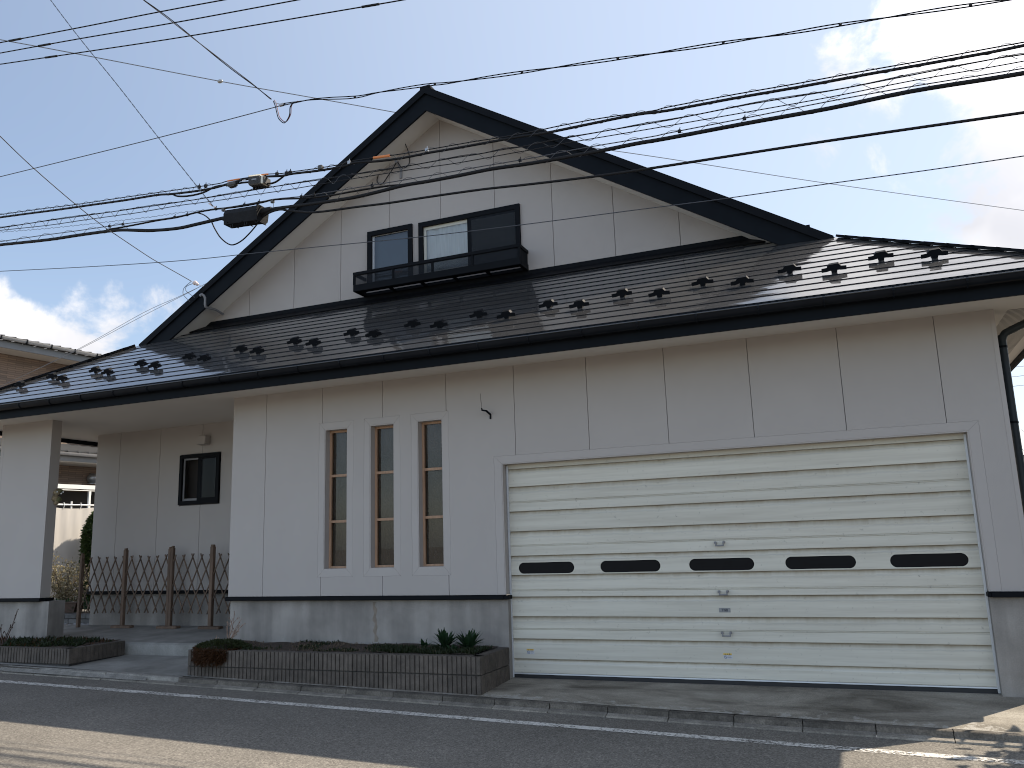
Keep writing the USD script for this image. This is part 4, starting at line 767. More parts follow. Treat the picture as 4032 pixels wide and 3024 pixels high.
# --- snow guards on the roof, two staggered rows
sg = Polygon([(-0.122, 0.010), (-0.122, 0.052), (-0.066, 0.056), (-0.044, 0.086), (0.048, 0.089), (0.070, 0.060), (0.122, 0.056), (0.122, 0.014), (0.066, 0.016), (0.034, 0.024), (0.028, -0.004), (-0.026, -0.004), (-0.030, 0.024), (-0.06, 0.014)])
nrm = np.array([0, -KR, 1.0]); nrm /= np.linalg.norm(nrm); dwn = np.array([0, 1.0, KR]); dwn /= np.linalg.norm(dwn)
cap_ = Polygon([(-0.044, 0.086), (0.048, 0.089), (0.070, 0.060), (0.062, 0.056), (0.044, 0.083), (-0.040, 0.080), (-0.062, 0.052), (-0.066, 0.056)])
plate = cat_([extr(sg, -0.004, 0.004), extr(cap_, 0.004, 0.055), box(-0.024, 0.004, -0.003, 0.024, 0.11, 0.006)])
for k in range(0, 29):
    x = -4.74 + 0.4643 * k + R.uniform(-0.012, 0.012); y = 0.105 if k % 2 else -0.085
    if abs(x) > 50: continue
    v = plate.vertices; P = np.array([x, y, zf(y) + 0.010])
    w = P + v[:, [0]] * np.array([1.0, 0, 0]) + v[:, [1]] * dwn + v[:, [2]] * nrm
    obj('snow_guard', TM(w, plate.faces), M['black_metal'], HOUSE)

# --- downpipe at the right corner
px, py = 8.805, 0.30
pth = spline([(9.42, py, 3.72), (9.12, py, 3.615), (8.90, py, 3.525), (8.835, py, 3.49), (8.808, py, 3.43), (px, py, 3.36), (px, py, 2.0), (px, py, 0.1)], 5)
obj('downpipe', tube(pth, 0.038, 14), M['downpipe'], HOUSE, smooth=40)
for z in (3.36, 2.60, 1.60): obj('pipe_clip', cat_([cyl((px, py, z), 0.042, 0.022, 'z', 14), box(8.72, py - 0.008, z - 0.006, px - 0.03, py + 0.008, z + 0.006)]), M['black_metal'], HOUSE)
# --- small bracket with a thin rod on the front wall
obj('wall_bracket', cat_([box(3.318, -0.012, 3.065, 3.338, 0.001, 3.128, 0.003), bar((3.328, -0.006, 3.12), (3.312, -0.09, 3.155), 0.016, 0.02), bar((3.312, -0.088, 3.155), (3.255, -0.10, 3.168), 0.014, 0.018), tube([(3.262, -0.10, 3.17), (3.256, -0.10, 3.19)], 0.009, 6)]), M['black_metal'], HOUSE)
obj('bracket_rod', tube([(3.258, -0.10, 3.18), (3.245, -0.102, 3.37)], 0.0022, 5), M['black_metal'], HOUSE)
# --- service conduit and anchor bracket on the gable
obj('service_conduit', tube(spline(W['gooseneck'], 5), 0.020, 8), M['conduit'], HOUSE, smooth=40)
obj('cable_anchor', cat_([box(1.075, YG - 0.022, 7.36, 1.115, YG - 0.001, 7.56, 0.004), bar((1.09, YG - 0.02, 7.52), (1.065, 1.70, 7.62), 0.022, 0.022), cyl((1.064, 1.70, 7.62), 0.026, 0.05, 'y', 10)]), M['conduit'], HOUSE)
obj('cable_tail', tube(spline([(1.06, 1.71, 7.62), (0.95, 1.73, 7.50), (0.86, 1.75, 7.42), (0.80, 1.76, 7.36), (0.72, 1.77, 7.33), (0.66, 1.77, 7.40), (0.68, 1.77, 7.50)], 4), 0.008, 5), M['cable'], HOUSE)
obj('cable_tail', tube(spline([(1.07, 1.70, 7.63), (1.16, 1.72, 7.50), (1.25, 1.76, 7.56), (1.25, 1.77, 7.75), (1.22, 1.6, 7.98)], 4), 0.007, 5), M['cable'], HOUSE)

# ================================================================== planters
def ribbed_block(x0, x1, yf_, z0, z1, ribs, axis='x', face=-1):
    """split-rib concrete block: a body with upright ribs on its face."""
    if axis == 'x':
        ms = [box(x0, yf_ + 0.012, z0, x1, yf_ + 0.115, z1)]
        w = (x1 - x0) / ribs
        for i in range(ribs):
            j = R.uniform(-0.002, 0.002); a, b = x0 + i * w + 0.005, x0 + (i + 1) * w - 0.005
            ms.append(hexa([(a, yf_ + 0.012, z0), (b, yf_ + 0.012, z0), (a - 0.0, yf_ + 0.02, z0), (b, yf_ + 0.02, z0), (a, yf_ + 0.012, z1), (b, yf_ + 0.012, z1), (a, yf_ + 0.02, z1), (b, yf_ + 0.02, z1)]))
            ms[-1] = box(a, yf_ + j, z0 + 0.001, b, yf_ + 0.0119, z1 - 0.001, 0.003)
    else:   # running along y, ribs facing +x; x0, x1 are the y range, yf_ the face x
        ms = [box(yf_ - 0.115, x0, z0, yf_ - 0.012, x1, z1)]
        w = (x1 - x0) / ribs
        for i in range(ribs):
            j = R.uniform(-0.002, 0.002); a, b = x0 + i * w + 0.005, x0 + (i + 1) * w - 0.005
            ms.append(box(yf_ - 0.0119, a, z0 + 0.001, yf_ + j, b, z1 - 0.001, 0.003))
    return cat_(ms)
def planter(name, label, x0, x1, yf_, rows, side_to):
    p = thing(name, label, 'planter', base=((x0 + x1) / 2, yf_, rows[-1][0]), group='ribbed block planters along the kerb')
    L = x1 - x0; n = round(L / 0.392); w = L / n
    for zb, zt in rows:
        for i in range(n): obj('planter_block', ribbed_block(x0 + i * w + 0.0025, x0 + (i + 1) * w - 0.0025, yf_, zb + 0.003, zt - 0.003, 7), M['block'], p)
        d = (side_to - yf_ - 0.012); m_ = max(1, round(d / 0.392)); dw = d / m_
        for i in range(m_): obj('planter_block', ribbed_block(yf_ + 0.014 + i * dw, yf_ + 0.014 + (i + 1) * dw - 0.005, x1, zb + 0.003, zt - 0.003, 7, 'y'), M['block'], p)
    zb, zt = rows[-1][0], rows[0][1]
    obj('mortar_core', cat_([box(x0, yf_ + 0.020, zb - 0.12, x1 - 0.020, yf_ + 0.110, zt - 0.008), box(x1 - 0.110, yf_ + 0.112, zb - 0.12, x1 - 0.020, side_to, zt - 0.008)]), M['joint'], p)
    return p
PR = planter('planter', 'long ribbed block planter below the three slit windows', -0.47, 3.485, -0.788, [(0.24, 0.432), (0.040, 0.237)], -0.005)
PL = planter('planter', 'low ribbed block planter in front of the porch pillar', -6.35, -2.50, -0.76, [(0.205, 0.405)], 0.16)
def soil(name, x0, x1, y0, y1, z, label, p):
    gx = np.arange(x0, x1 + 0.001, 0.05); gy = np.linspace(y0, y1, 14); X, Yv = np.meshgrid(gx, gy)
    Z = z + 0.05 * (meshkit.fbm(np.stack([X * 5, Yv * 5, X * 0], -1), 4, seed=3) - 0.45) + 0.02 * (Yv - y0)
    n = len(gx); v = np.c_[X.ravel(), Yv.ravel(), Z.ravel()]
    f = [q for j in range(len(gy) - 1) for i in range(n - 1) for q in ((j * n + i, j * n + i + 1, (j + 1) * n + i + 1), (j * n + i, (j + 1) * n + i + 1, (j + 1) * n + i))]
    obj(name, TM(v, f), M['soil'], p, smooth=True)
    return lambda x, y: z + 0.05 * (meshkit.fbm(np.stack([x * 5, y * 5, x * 0], -1), 4, seed=3) - 0.45) + 0.02 * (y - y0)
hR = soil('soil', -0.46, 3.38, -0.685, 0.03, 0.425, '', PR)
hL = soil('soil', -6.3, -2.60, -0.66, 0.17, 0.39, '', PL)
def blades(pos, length, width, lean, curl=0.3, seed=1):
    """many small leaf blades: two triangles pairs each, at pos (n,3)."""
    g = np.random.default_rng(seed); n = len(pos)
    L = length * g.uniform(0.5, 1.2, n); az = g.uniform(0, 2 * math.pi, n); el = g.uniform(lean, 1.45, n)
    d = np.c_[np.cos(az) * np.cos(el), np.sin(az) * np.cos(el), np.sin(el)]
    s = np.c_[-np.sin(az), np.cos(az), np.zeros(n)] * (width * g.uniform(0.6, 1.3, n))[:, None]
    mid = pos + d * L[:, None] * 0.55; tip = pos + d * L[:, None] - np.c_[np.zeros((n, 2)), L * curl * np.cos(el)]
    v = np.stack([pos - s * 0.35, pos + s * 0.35, mid + s * 0.5, mid - s * 0.5, tip], 1).reshape(-1, 3)
    b = np.arange(n)[:, None] * 5
    f = np.vstack([b + [0, 1, 2], b + [0, 2, 3], b + [3, 2, 4]])
    return TM(v, f)
def scatter(n, x0, x1, y0, y1, h, seed, thresh=0.0, fs=3.0, off=0.0):
    g = np.random.default_rng(seed); x = g.uniform(x0, x1, n); y = g.uniform(y0, y1, n)
    k = meshkit.fbm(np.stack([x * fs, y * fs, x * 0 + seed], -1), 3, seed=seed) > thresh
    x, y = x[k], y[k]; return np.c_[x, y, h(x, y) + off]
obj('ground_cover', blades(scatter(4600, 0.2, 3.36, -0.67, 0.0, hR, 5, 0.55), 0.04, 0.014, 0.2, seed=5), M['grass'], label='low green weeds covering soil of the long planter', cat='ground cover', kind='stuff')
obj('grass_patch', blades(scatter(3600, 1.95, 3.34, -0.67, -0.25, hR, 6, 0.40), 0.055, 0.010, 0.5, seed=6), M['grass'], label='brighter mossy grass patch at the right end of long planter', cat='grass', kind='stuff')
obj('dry_litter', blades(scatter(1500, -0.2, 3.3, -0.67, 0.0, hR, 8, 0.4), 0.05, 0.006, 0.0, 0.6, seed=8), M['straw'], label='dead stalks and straw on soil of the long planter', cat='litter', kind='stuff')
obj('ground_cover', blades(scatter(6500, -6.2, -2.62, -0.65, 0.1, hL, 9, 0.42), 0.07, 0.020, 0.2, seed=9), M['grass'], label='low green weeds covering the pillar planter', cat='ground cover', kind='stuff')
obj('dry_litter', blades(scatter(1500, -6.2, -2.62, -0.65, 0.1, hL, 10, 0.5), 0.085, 0.012, 0.3, 0.5, seed=10), M['drymoss'], label='rusty dead growth among weeds of the pillar planter', cat='litter', kind='stuff')
# cushion of creeping plant spilling over the left front corner of the long planter
g = np.random.default_rng(21); n = 7000
th, ph = g.uniform(0, 2 * math.pi, n), np.arccos(g.uniform(-0.35, 1, n))
d = np.c_[np.cos(th) * np.sin(ph), np.sin(th) * np.sin(ph), np.cos(ph)]
rad = np.array([0.37, 0.27, 0.115]) * (0.84 + 0.3 * meshkit.fbm(d * 3.1 + 5, 3, seed=4))[:, None]
c = np.array([-0.12, -0.58, 0.40])
P = c + d * rad; P[:, 2] -= 0.10 * np.clip(-(P[:, 1] + 0.70) / 0.12, 0, 1) * g.uniform(0, 1, n)
keep = (P[:, 2] > 0.24); P, d = P[keep], d[keep]
def tuft(P, d, L, w, seed):
    g = np.random.default_rng(seed); n = len(P); t = d + g.normal(0, 0.45, (n, 3)); t /= np.linalg.norm(t, axis=1, keepdims=True)
    s = np.cross(t, g.normal(0, 1, (n, 3))); s /= np.linalg.norm(s, axis=1, keepdims=True); L = L * g.uniform(0.5, 1.3, n)[:, None]
    v = np.stack([P - s * w, P + s * w, P + t * L * 0.6 + s * w * 0.8, P + t * L - [0, 0, 0.006]], 1).reshape(-1, 3); b = np.arange(n)[:, None] * 4
    return TM(v, np.vstack([b + [0, 1, 2], b + [0, 2, 3]]))
front_ = (P[:, 1] < -0.66 + 0.06 * g.normal(size=len(P))) & (P[:, 2] < 0.445)
CP = thing('creeping_plant', 'cushion of moss-like creeping plant spilling over left corner of the long planter', 'plant', base=(-0.1, -0.56, 0.4))
core_ = trimesh.creation.icosphere(3, 1.0); cv = core_.vertices
core_.vertices = c + cv * np.array([0.34, 0.25, 0.10]) * (0.84 + 0.3 * meshkit.fbm(cv * 3.1 + 5, 3, seed=4))[:, None]
obj('inner_mass', core_, M['soil'], CP)
obj('green_growth', tuft(P[~front_], d[~front_], 0.035, 0.006, 31), M['moss'], CP, label='green top of the cushion')
obj('dry_growth', tuft(np.vstack([P[front_]] * 2) + g.normal(0, 0.006, (2 * front_.sum(), 3)), np.vstack([d[front_]] * 2) + [0, -0.2, -0.5], 0.045, 0.006, 32), M['drymoss'], CP, label='rust brown front of the cushion')

def lance_leaf(base, az, el, L, w, droop, nseg=6):
    v = []; p = np.array(base, float); e = el
    for i in range(nseg + 1):
        t = i / nseg; ww = w * math.sin(math.pi * min(0.98, 0.12 + 0.86 * t)) ** 0.8 * (1 - 0.15 * t)
        s = np.array([-math.sin(az), math.cos(az), 0]); up = np.array([-math.cos(az) * math.sin(e), -math.sin(az) * math.sin(e), math.cos(e)])
        v += [p - s * ww, p - up * ww * 0.25, p + s * ww]
        p = p + np.array([math.cos(az) * math.cos(e), math.sin(az) * math.cos(e), math.sin(e)]) * L / nseg; e -= droop / nseg
    f = []
    for i in range(nseg):
        a = 3 * i; f += [(a, a + 1, a + 4), (a, a + 4, a + 3), (a + 1, a + 2, a + 5), (a + 1, a + 5, a + 4)]
    return TM(v, f)
def weed(x, y, n, L, label, seed):
    q = random.Random(seed); b = (x, y, float(hR(np.array([x]), np.array([y]))[0]) - 0.005)
    t = thing('leafy_weed', label, 'weed', base=b, group='leafy weeds in the long planter')
    for i in range(n):
        ring = i / n; el = 1.45 - 0.80 * ring + q.uniform(-0.22, 0.22)
        obj('leaf', lance_leaf((b[0] + q.uniform(-.02, .02), b[1] + q.uniform(-.02, .02), b[2]), i * 2.4 + q.uniform(-.3, .3), el, L * q.uniform(0.75, 1.1), 0.024 * q.uniform(0.7, 1.2), q.uniform(0.2, 1.0)), M['leaf'], t, smooth=True)
weed(2.80, -0.27, 40, 0.25, 'broad clump of lance-leaved weed, left one of the two large clumps in the planter', 1)
weed(3.10, -0.27, 36, 0.25, 'lance-leaved weed clump nearest the garage end of the planter', 2)
weed(2.52, -0.24, 7, 0.13, 'small sprouting weed left of the two large leafy clumps', 3)
weed(3.00, -0.48, 9, 0.09, 'tiny rosette weed in front of the two large leafy clumps', 4)
def twiggy(label, base, specs, m_, r0, seed, name='bare_shrub'):
    q = random.Random(seed); t = thing(name, label, 'shrub', base=base, group='bare twiggy shrubs in the planters')
    for az, el, L in specs:
        p = np.array(base, float); pts = [p.copy()]; d = np.array([math.cos(az) * math.cos(el), math.sin(az) * math.cos(el), math.sin(el)])
        for i in range(6):
            d = d + np.array([q.uniform(-.16, .16), q.uniform(-.16, .16), q.uniform(-.02, .14)]); d /= np.linalg.norm(d); p = p + d * L / 6; pts.append(p.copy())
        ms = [tube(pts, np.linspace(r0, r0 * 0.4, 7), 5)]
        for i in (2, 3, 4, 5):
            e = d + np.array([q.uniform(-.9, .9), q.uniform(-.9, .9), q.uniform(0, .5)]); e /= np.linalg.norm(e)
            ms.append(tube([pts[i], pts[i] + e * L * 0.09, pts[i] + e * L * q.uniform(.14, .24) + np.array([0, 0, 0.01])], [r0 * .5, r0 * .4, r0 * .25], 4))
            ms.append(ico(pts[i] + e * L * .2, r0 * 0.8, 1, (1, 1, 1.6)))
        obj('stem', cat_(ms), m_, t)
twiggy('bare twigs with buds in front of the left wall corner', (-0.28, -0.30, 0.43), [(2.6, 0.75, 0.34), (1.8, 1.35, 0.40), (2.2, 1.1, 0.36), (0.3, 1.05, 0.36), (-0.2, 0.85, 0.36), (0.8, 1.3, 0.26), (3.0, 0.4, 0.22)], M['twig'], 0.0075, 5)
twiggy('dark forked bare stems rising before the pillar at left edge', (-4.18, -0.45, 0.38), [(0.9, 1.25, 0.50), (2.6, 1.05, 0.36), (1.0, 1.35, 0.3)], M['twig_dark'], 0.009, 8)

# ================================================================== lattice fence in the porch
FN = thing('lattice_fence', 'folding wooden lattice fence with square posts standing across the porch', 'fence', base=(-2.9, 1.42, 0.43))
YFN = 1.42
for x, zt, w in ((-4.92, 1.645, 0.055), (-3.94, 1.705, 0.06), (-2.99, 1.700, 0.05), (-2.935, 1.715, 0.055), (-2.12, 1.715, 0.065), (-1.08, 1.71, 0.06)):
    zb = 0.435; tp = w * 0.5
    obj('fence_post', cat_([box(x - tp, YFN - tp, zb, x + tp, YFN + tp, zt - 0.03, 0.006), box(x - tp + 0.006, YFN - tp + 0.006, zt - 0.03, x + tp - 0.006, YFN + tp - 0.006, zt, 0.008)]), M['oldwood'], FN)
for x in (-3.94, -2.965, -2.12, -1.08):
    m = box(x - 0.21, YFN - 0.055, 0.425, x + 0.21, YFN + 0.055, 0.475, 0.012); obj('fence_foot', m, M['oldwood'], FN)
zb, zt, run = 0.665, 1.575, 0.43
x = -5.30
while x < -0.72:
    for s, yo in ((1, -0.008), (-1, 0.008)):
        a, b = (x, zb) if s > 0 else (x + run, zb), (x + run, zt) if s > 0 else (x, zt)
        (xa, za), (xb, zb2) = a, b
        ln = LineString([(xa, za), (xb, zb2)]).intersection(sbox(-4.93, 0, -0.60, 3))
        if ln.length > 0.08:
            (xa, za), (xb, zb2) = ln.coords[0], ln.coords[-1]; j = R.uniform(-.012, .012)
            obj('lattice_slat', bar((xa, YFN + yo, za + j), (xb, YFN + yo, zb2 + j), 0.013, 0.024, up=(0, 1, 0)) if False else bar((xa, YFN + yo, za + j), (xb, YFN + yo, zb2 + j), 0.011, 0.018), M['lattice'], FN)
    x += 0.183
# fitting on the pillar
ORN = thing('wall_ornament', 'small olive and tan ornament with shiny beads on inner pillar side', 'ornament', base=(-4.06, 0.12, 2.55))
for i, (dx, dy, dz, r) in enumerate(((0.01, 0.03, 0.02, 0.048), (0.03, 0.06, 0.035, 0.042), (0.0, 0.02, -0.07, 0.055), (0.03, 0.05, -0.085, 0.048), (0.02, 0.03, -0.135, 0.036))):
    m = ico((-4.055 + dx, 0.10 + dy, 2.555 + dz), r, 2); m.vertices += (meshkit.fbm(m.vertices * 30, 3, seed=i)[:, None] - 0.5) * 0.03
    obj('ornament_lobe', m, M['olive'] if i % 2 else M['tan'], ORN, smooth=True)
for dx, dy, dz in ((0.045, 0.02, 0.03), (0.085, 0.06, 0.005), (0.075, 0.10, 0.03)): obj('bead', ico((-4.055 + dx, 0.09 + dy, 2.55 + dz), 0.012, 1), M['white'], ORN)

# ================================================================== side yard seen through the porch gap
GB = thing('garden_bed', 'low grey block edging of a raised bed beyond the lattice fence', 'garden bed', base=(-6.4, 2.35, 0.4))
for r_, (za, zb) in enumerate(((0.40, 0.485), (0.488, 0.575))):
    x = -7.4 - 0.1 * r_
    while x < -5.3: 
        w = R.uniform(0.24, 0.36); obj('edging_block', box(x, 2.30 + R.uniform(-.01, .01), za, x + w - 0.008, 2.42, zb - 0.004, 0.008), M['stone_bed'], GB); x += w
obj('bed_soil', box(-7.4, 2.42, 0.40, -5.3, 3.1, 0.55), M['soil'], GB)
TP = thing('trough', 'brown plastic plant trough standing on the garden bed', 'plant pot', base=(-6.45, 2.5, 0.575))
q = Polygon([(-6.72, 0.585), (-6.25, 0.585), (-6.20, 0.76), (-6.77, 0.76)]); obj('trough_body', extr(q, 2.44, 2.62), M['terracotta'], TP); obj('trough_rim', box(-6.79, 2.425, 0.745, -6.18, 2.635, 0.768, 0.006), M['terracotta'], TP)
gg = np.random.default_rng(44)
pp = np.c_[gg.uniform(-7.3, -5.5, 900), gg.uniform(2.45, 3.0, 900), 0.56 + 0.22 * gg.uniform(0, 1, 900)]
obj('bed_plants', blades(pp, 0.09, 0.02, 0.0, seed=45), M['leaf'], label='dark low leaves growing on garden bed behind the fence', cat='ground cover', kind='stuff')
obj('pebbles', cat_([ico((gg.uniform(-6.15, -5.35), gg.uniform(1.72, 2.2), 0.41), gg.uniform(0.015, 0.035), 1, (1.2, 1, 0.6)) for _ in range(60)]), M['pebble'], label='scatter of pale pebbles on the ground below the garden bed', cat='pebbles', kind='stuff')
# pale shrub
SBX = thing('shrub', 'sunlit shrub with small pale leaves before the white sheet', 'shrub', base=(-7.75, 3.5, 0.45))
q = random.Random(9); leaves = []; stems = []
for k in range(16):
    az, el, L = q.uniform(0, 6.28), q.uniform(0.85, 1.45), q.uniform(0.75, 1.12)
    p = np.array([-7.75, 3.5, 0.45]); pts = [p.copy()]; d = np.array([math.cos(az) * math.cos(el), math.sin(az) * math.cos(el), math.sin(el)])
    for i in range(7):
        d = d + np.array([q.uniform(-.2, .2), q.uniform(-.2, .2), q.uniform(-.08, .06)]); d /= np.linalg.norm(d); p = p + d * L / 6; pts.append(p.copy())
        if i > 0:
            for _ in range(18): leaves.append(p + np.array([q.gauss(0, .07), q.gauss(0, .07), q.gauss(0, .06)]))
    stems.append(tube(pts, np.linspace(0.012, 0.004, 8), 5))
obj('stems', cat_(stems), M['twig_dark'], SBX)
obj('leaves', tuft(np.array(leaves), np.random.default_rng(1).normal(0, 1, (len(leaves), 3)), 0.06, 0.017, 51), M['paleleaf'], SBX)
# hedge column
HG = thing('hedge_shrub', 'clipped dark green column shrub casting shadow on the white sheet', 'shrub', base=(-9.40, 5.78, 0.4))
g = np.random.default_rng(61); n = 15000
z = g.uniform(0, 1, n); az = g.uniform(0, 6.283, n); rr = 0.44 * (0.75 + 0.35 * meshkit.fbm(np.c_[np.cos(az) * 2, np.sin(az) * 2, z * 7], 3, seed=2)) * np.where(z > 0.8, np.sqrt(np.clip((1.02 - z) / 0.22, 0, 1)), 1.0) * g.uniform(0.80, 1.04, n)
P = np.c_[-9.40 + rr * np.cos(az), 5.78 + rr * np.sin(az), 0.45 + 2.22 * z]; d = np.c_[np.cos(az), np.sin(az), g.uniform(-.2, .6, n)]
obj('foliage', tuft(P, d, 0.075, 0.018, 62), M['leaf_hedge'], HG)
obj('inner_mass', cat_([ico((-9.40, 5.78, 0.7 + 0.3 * k), 0.30, 2) for k in range(6)]), M['leaf'], HG)
obj('trunk', tube([(-9.40, 5.78, 0.38), (-9.40, 5.78, 1.0)], 0.05, 8), M['bark'], HG)
# white sheet on a pipe frame
DV, DW = np.array([0.1130, 0.9936, 0]), np.array([0.9936, -0.1130, 0])
def nb(o, u, w, z): return tuple(np.array(o) + DV * u + DW * w + np.array([0, 0, z]))
SO = np.array([-10.0, 6.0, 0])
SHT = thing('sheet_screen', 'white sheet hung from a white pipe frame in side yard', 'screen', base=(-10, 6, 0.4))
us, zz = np.linspace(-2.2, 2.4, 60), np.linspace(0.55, 2.76, 16); v = []
for z in zz:
    for u in us: v.append(nb(SO, u, 0.018 * math.sin(u * 9) * (2.9 - z) * 0.5 + 0.010 * math.sin(u * 23 + z * 2), z - (0.035 * abs(math.sin(u * 2.6)) if z > 2.7 else 0)))
obj('sheet', quadmesh(v, [(j * 60 + i, j * 60 + i + 1, (j + 1) * 60 + i + 1, (j + 1) * 60 + i) for j in range(15) for i in range(59)]), M['sheet'], SHT, smooth=True)
obj('frame_pipe', tube([nb(SO, -2.4, -0.03, 2.815), nb(SO, 2.6, -0.03, 2.815)], 0.020, 8), M['white'], SHT)
for u in (-2.2, -0.55, 1.1, 2.5): obj('frame_pipe', tube([nb(SO, u, -0.05, 0.4), nb(SO, u, -0.05, 2.9)], 0.020, 8), M['white'], SHT)
for u in (-1.0, -0.78, -0.35, 0.1): obj('tie', tube([nb(SO, u, 0.01, 2.73), nb(SO, u + 0.015, 0.015, 2.80), nb(SO, u + 0.02, -0.02, 2.87)], 0.008, 5), M['white'], SHT)
for z in (1.62, 1.15): obj('frame_rail', tube([nb(SO, -2.4, -0.06, z), nb(SO, 2.6, -0.06, z)], 0.02, 6), M['conduit'], SHT)

# ================================================================== neighbouring houses
NO = np.array([-13.0, 6.0, 0])
NH = thing('neighbour_house', 'brown brick-patterned two storey house with grey roofs left of the porch', 'house', base=(-13, 6, 0))
def nbox(u0, u1, w0, w1, z0, z1):
    return hexa([nb(NO, u, w, z) for z in (z0, z1) for u in (u0, u1) for w in (w0, w1)])
obj('wall', nbox(-6.5, 12, -8, 0, 0, 7.02), M['neighbour_wall'], NH)
obj('upper_eave', nbox(-7.2, 12.6, -8.6, 0.72, 6.90, 6.93), M['soffit'], NH)
obj('upper_fascia', nbox(-7.2, 12.6, 0.70, 0.74, 6.88, 7.06), M['nb_fascia'], NH)
m = gutter_profile(0, 0, 0.07)
def ngutter(u0, u1, w, z):
    mm = extr_x(m, u0, u1); vv = mm.vertices
    return TM(np.array([nb(NO, a, w - b, z + c) for a, b, c in vv]), mm.faces)
obj('upper_gutter', ngutter(-7.2, 12.6, 0.83, 7.14), M['nb_gutter'], NH, smooth=35)
for k in range(30): obj('gutter_bracket', nbox(-7.0 + 0.66 * k, -6.97 + 0.66 * k, 0.74, 0.91, 7.05, 7.16), M['black_metal'], NH)
rf = []
for k in range(66):      # roof of ribbed pans seen edge-on: each rib ends as a small bump over the gutter
    u = -7.2 + 0.3 * k
    rf.append(slab([nb(NO, u, 0.80, 7.16), nb(NO, u + 0.285, 0.80, 7.20), nb(NO, u + 0.285, -4, 7.72), nb(NO, u, -4, 7.68)], 0.04))
for i, mm in enumerate(rf): obj('roof_pan', mm, M['far_roof'], NH)
obj('rear_roof', slab([nb(NO, -7.2, -4, 7.70), nb(NO, 12.6, -4, 7.70), nb(NO, 12.6, -8.8, 7.0), nb(NO, -7.2, -8.8, 7.0)], 0.05), M['far_roof'], NH)
# porch roof
rf = [slab([nb(NO, -3 + 0.3 * k, 0.95, 4.36), nb(NO, -3 + 0.3 * k + 0.285, 0.95, 4.39), nb(NO, -3 + 0.3 * k + 0.285, 0.01, 4.68), nb(NO, -3 + 0.3 * k, 0.01, 4.65)], 0.03) for k in range(24)]
for mm in rf: obj('porch_roof_pan', mm, M['far_roof'], NH)
obj('porch_gutter', ngutter(-3, 4.3, 1.02, 4.31), M['nb_gutter'], NH, smooth=35)
obj('porch_fascia', nbox(-3, 4.2, 0.90, 0.93, 4.10, 4.33), M['nb_fascia'], NH)
obj('porch_soffit', nbox(-3, 4.2, 0.0, 0.90, 4.08, 4.10), M['soffit'], NH)
obj('downpipe', tube(spline([nb(NO, 1.62, 0.62, 6.9), nb(NO, 1.62, 0.10, 6.4), nb(NO, 1.62, 0.07, 4.95), nb(NO, 1.68, 0.08, 4.84), nb(NO, 2.0, 0.08, 4.78), nb(NO, 3.2, 0.08, 4.70)], 5), 0.05, 8), M['black_metal'], NH, smooth=40)
hd = ico(nb(NO, 2.26, 0.06, 3.76), 0.15, 3); obj('vent_hood', cat_([TM(np.where(hd.vertices[:, [2]] < 3.62, np.c_[hd.vertices[:, :2], np.full(len(hd.vertices), 3.62)], hd.vertices), hd.faces), tube([nb(NO, 2.26, 0.06, 3.62), nb(NO, 2.26, 0.06, 3.60)], 0.14, 14)]), M['steel'], NH, smooth=50)
obj('opening', nbox(-2.5, 5, 0.002, 0.03, 0.5, 3.36), M['interior'], NH)  # dark panel standing in for the shade inside the carport
CPT = thing('carport', 'white framed lean-to at the neighbour wall above the white sheet', 'carport', base=tuple(NO + DV * 1.0 + DW * 0.6))
obj('beam', nbox(-3.0, 4.6, 0.86, 0.94, 3.37, 3.48), M['white'], CPT)
obj('beam_lip', nbox(-3.0, 4.6, 0.88, 0.93, 3.325, 3.345), M['white'], CPT)
obj('roof_sheet', slab([nb(NO, -3, 0.9, 3.49), nb(NO, 4.6, 0.9, 3.49), nb(NO, 4.6, 0.05, 3.56), nb(NO, -3, 0.05, 3.56)], 0.01), M['interior'], CPT)
for u in (-2.2, 1.62, 4.4): obj('post', nbox(u - 0.03, u + 0.03, 0.87, 0.93, 0.4, 3.32), M['white'], CPT)
# right-hand neighbour: only a sliver shows beside the downpipe
RH = thing('neighbour_house', 'far house with grey metal roof glimpsed past the right downpipe', 'house', base=(13.2, 17, 0))
obj('wall', box(11.15, 15.4, -0.2, 17, 22, 3.25), M['far_wall'], RH)
for k in range(13): obj('roof_pan', slab([(10.9 + 0.5 * k, 15.0, 3.33), (11.38 + 0.5 * k, 15.0, 3.33), (11.38 + 0.5 * k, 18.6, 4.35), (10.9 + 0.5 * k, 18.6, 4.35)], 0.05), M['alu'], RH)
obj('eave', box(10.85, 14.96, 3.22, 17.3, 15.02, 3.34), M['black_metal'], RH)
# tree of the garden to the right: only its shadow reaches the picture
TR = thing('garden_tree', 'leafy tree to the right of the house shading the road', 'tree', base=(11.53, -0.15, -0.1))
q = random.Random(4); obj('trunk', tube([(11.53, -0.15, -0.15), (11.5, -0.2, 1.0), (11.56, -0.2, 1.9), (11.48, -0.3, 3.4)], [0.11, 0.09, 0.08, 0.05], 8), M['bark'], TR)
br = []; cl = []
for k in range(24):
    az, el, L = q.uniform(0, 6.28), q.uniform(-0.1, 1.2), q.uniform(0.8, 1.45); b0 = np.array([11.53, -0.30, q.uniform(1.5, 3.1)])
    e = b0 + L * np.array([math.cos(az) * math.cos(el), math.sin(az) * math.cos(el), math.sin(el) * 0.9]); br.append(tube([b0, (b0 + e) / 2 + [0, 0, .08], e], [0.04, 0.025, 0.012], 5)); cl.append(e); cl.append((b0 + e) / 2 + [0, 0, .15])
obj('branches', cat_(br), M['bark'], TR)
g = np.random.default_rng(71); cl = np.array(cl); cl = np.vstack([cl, cl * [1, 1, 0.70] + [0.1, 0, 0.1]]); P = cl[g.integers(0, len(cl), 52000)] + g.normal(0, 0.25, (52000, 3))
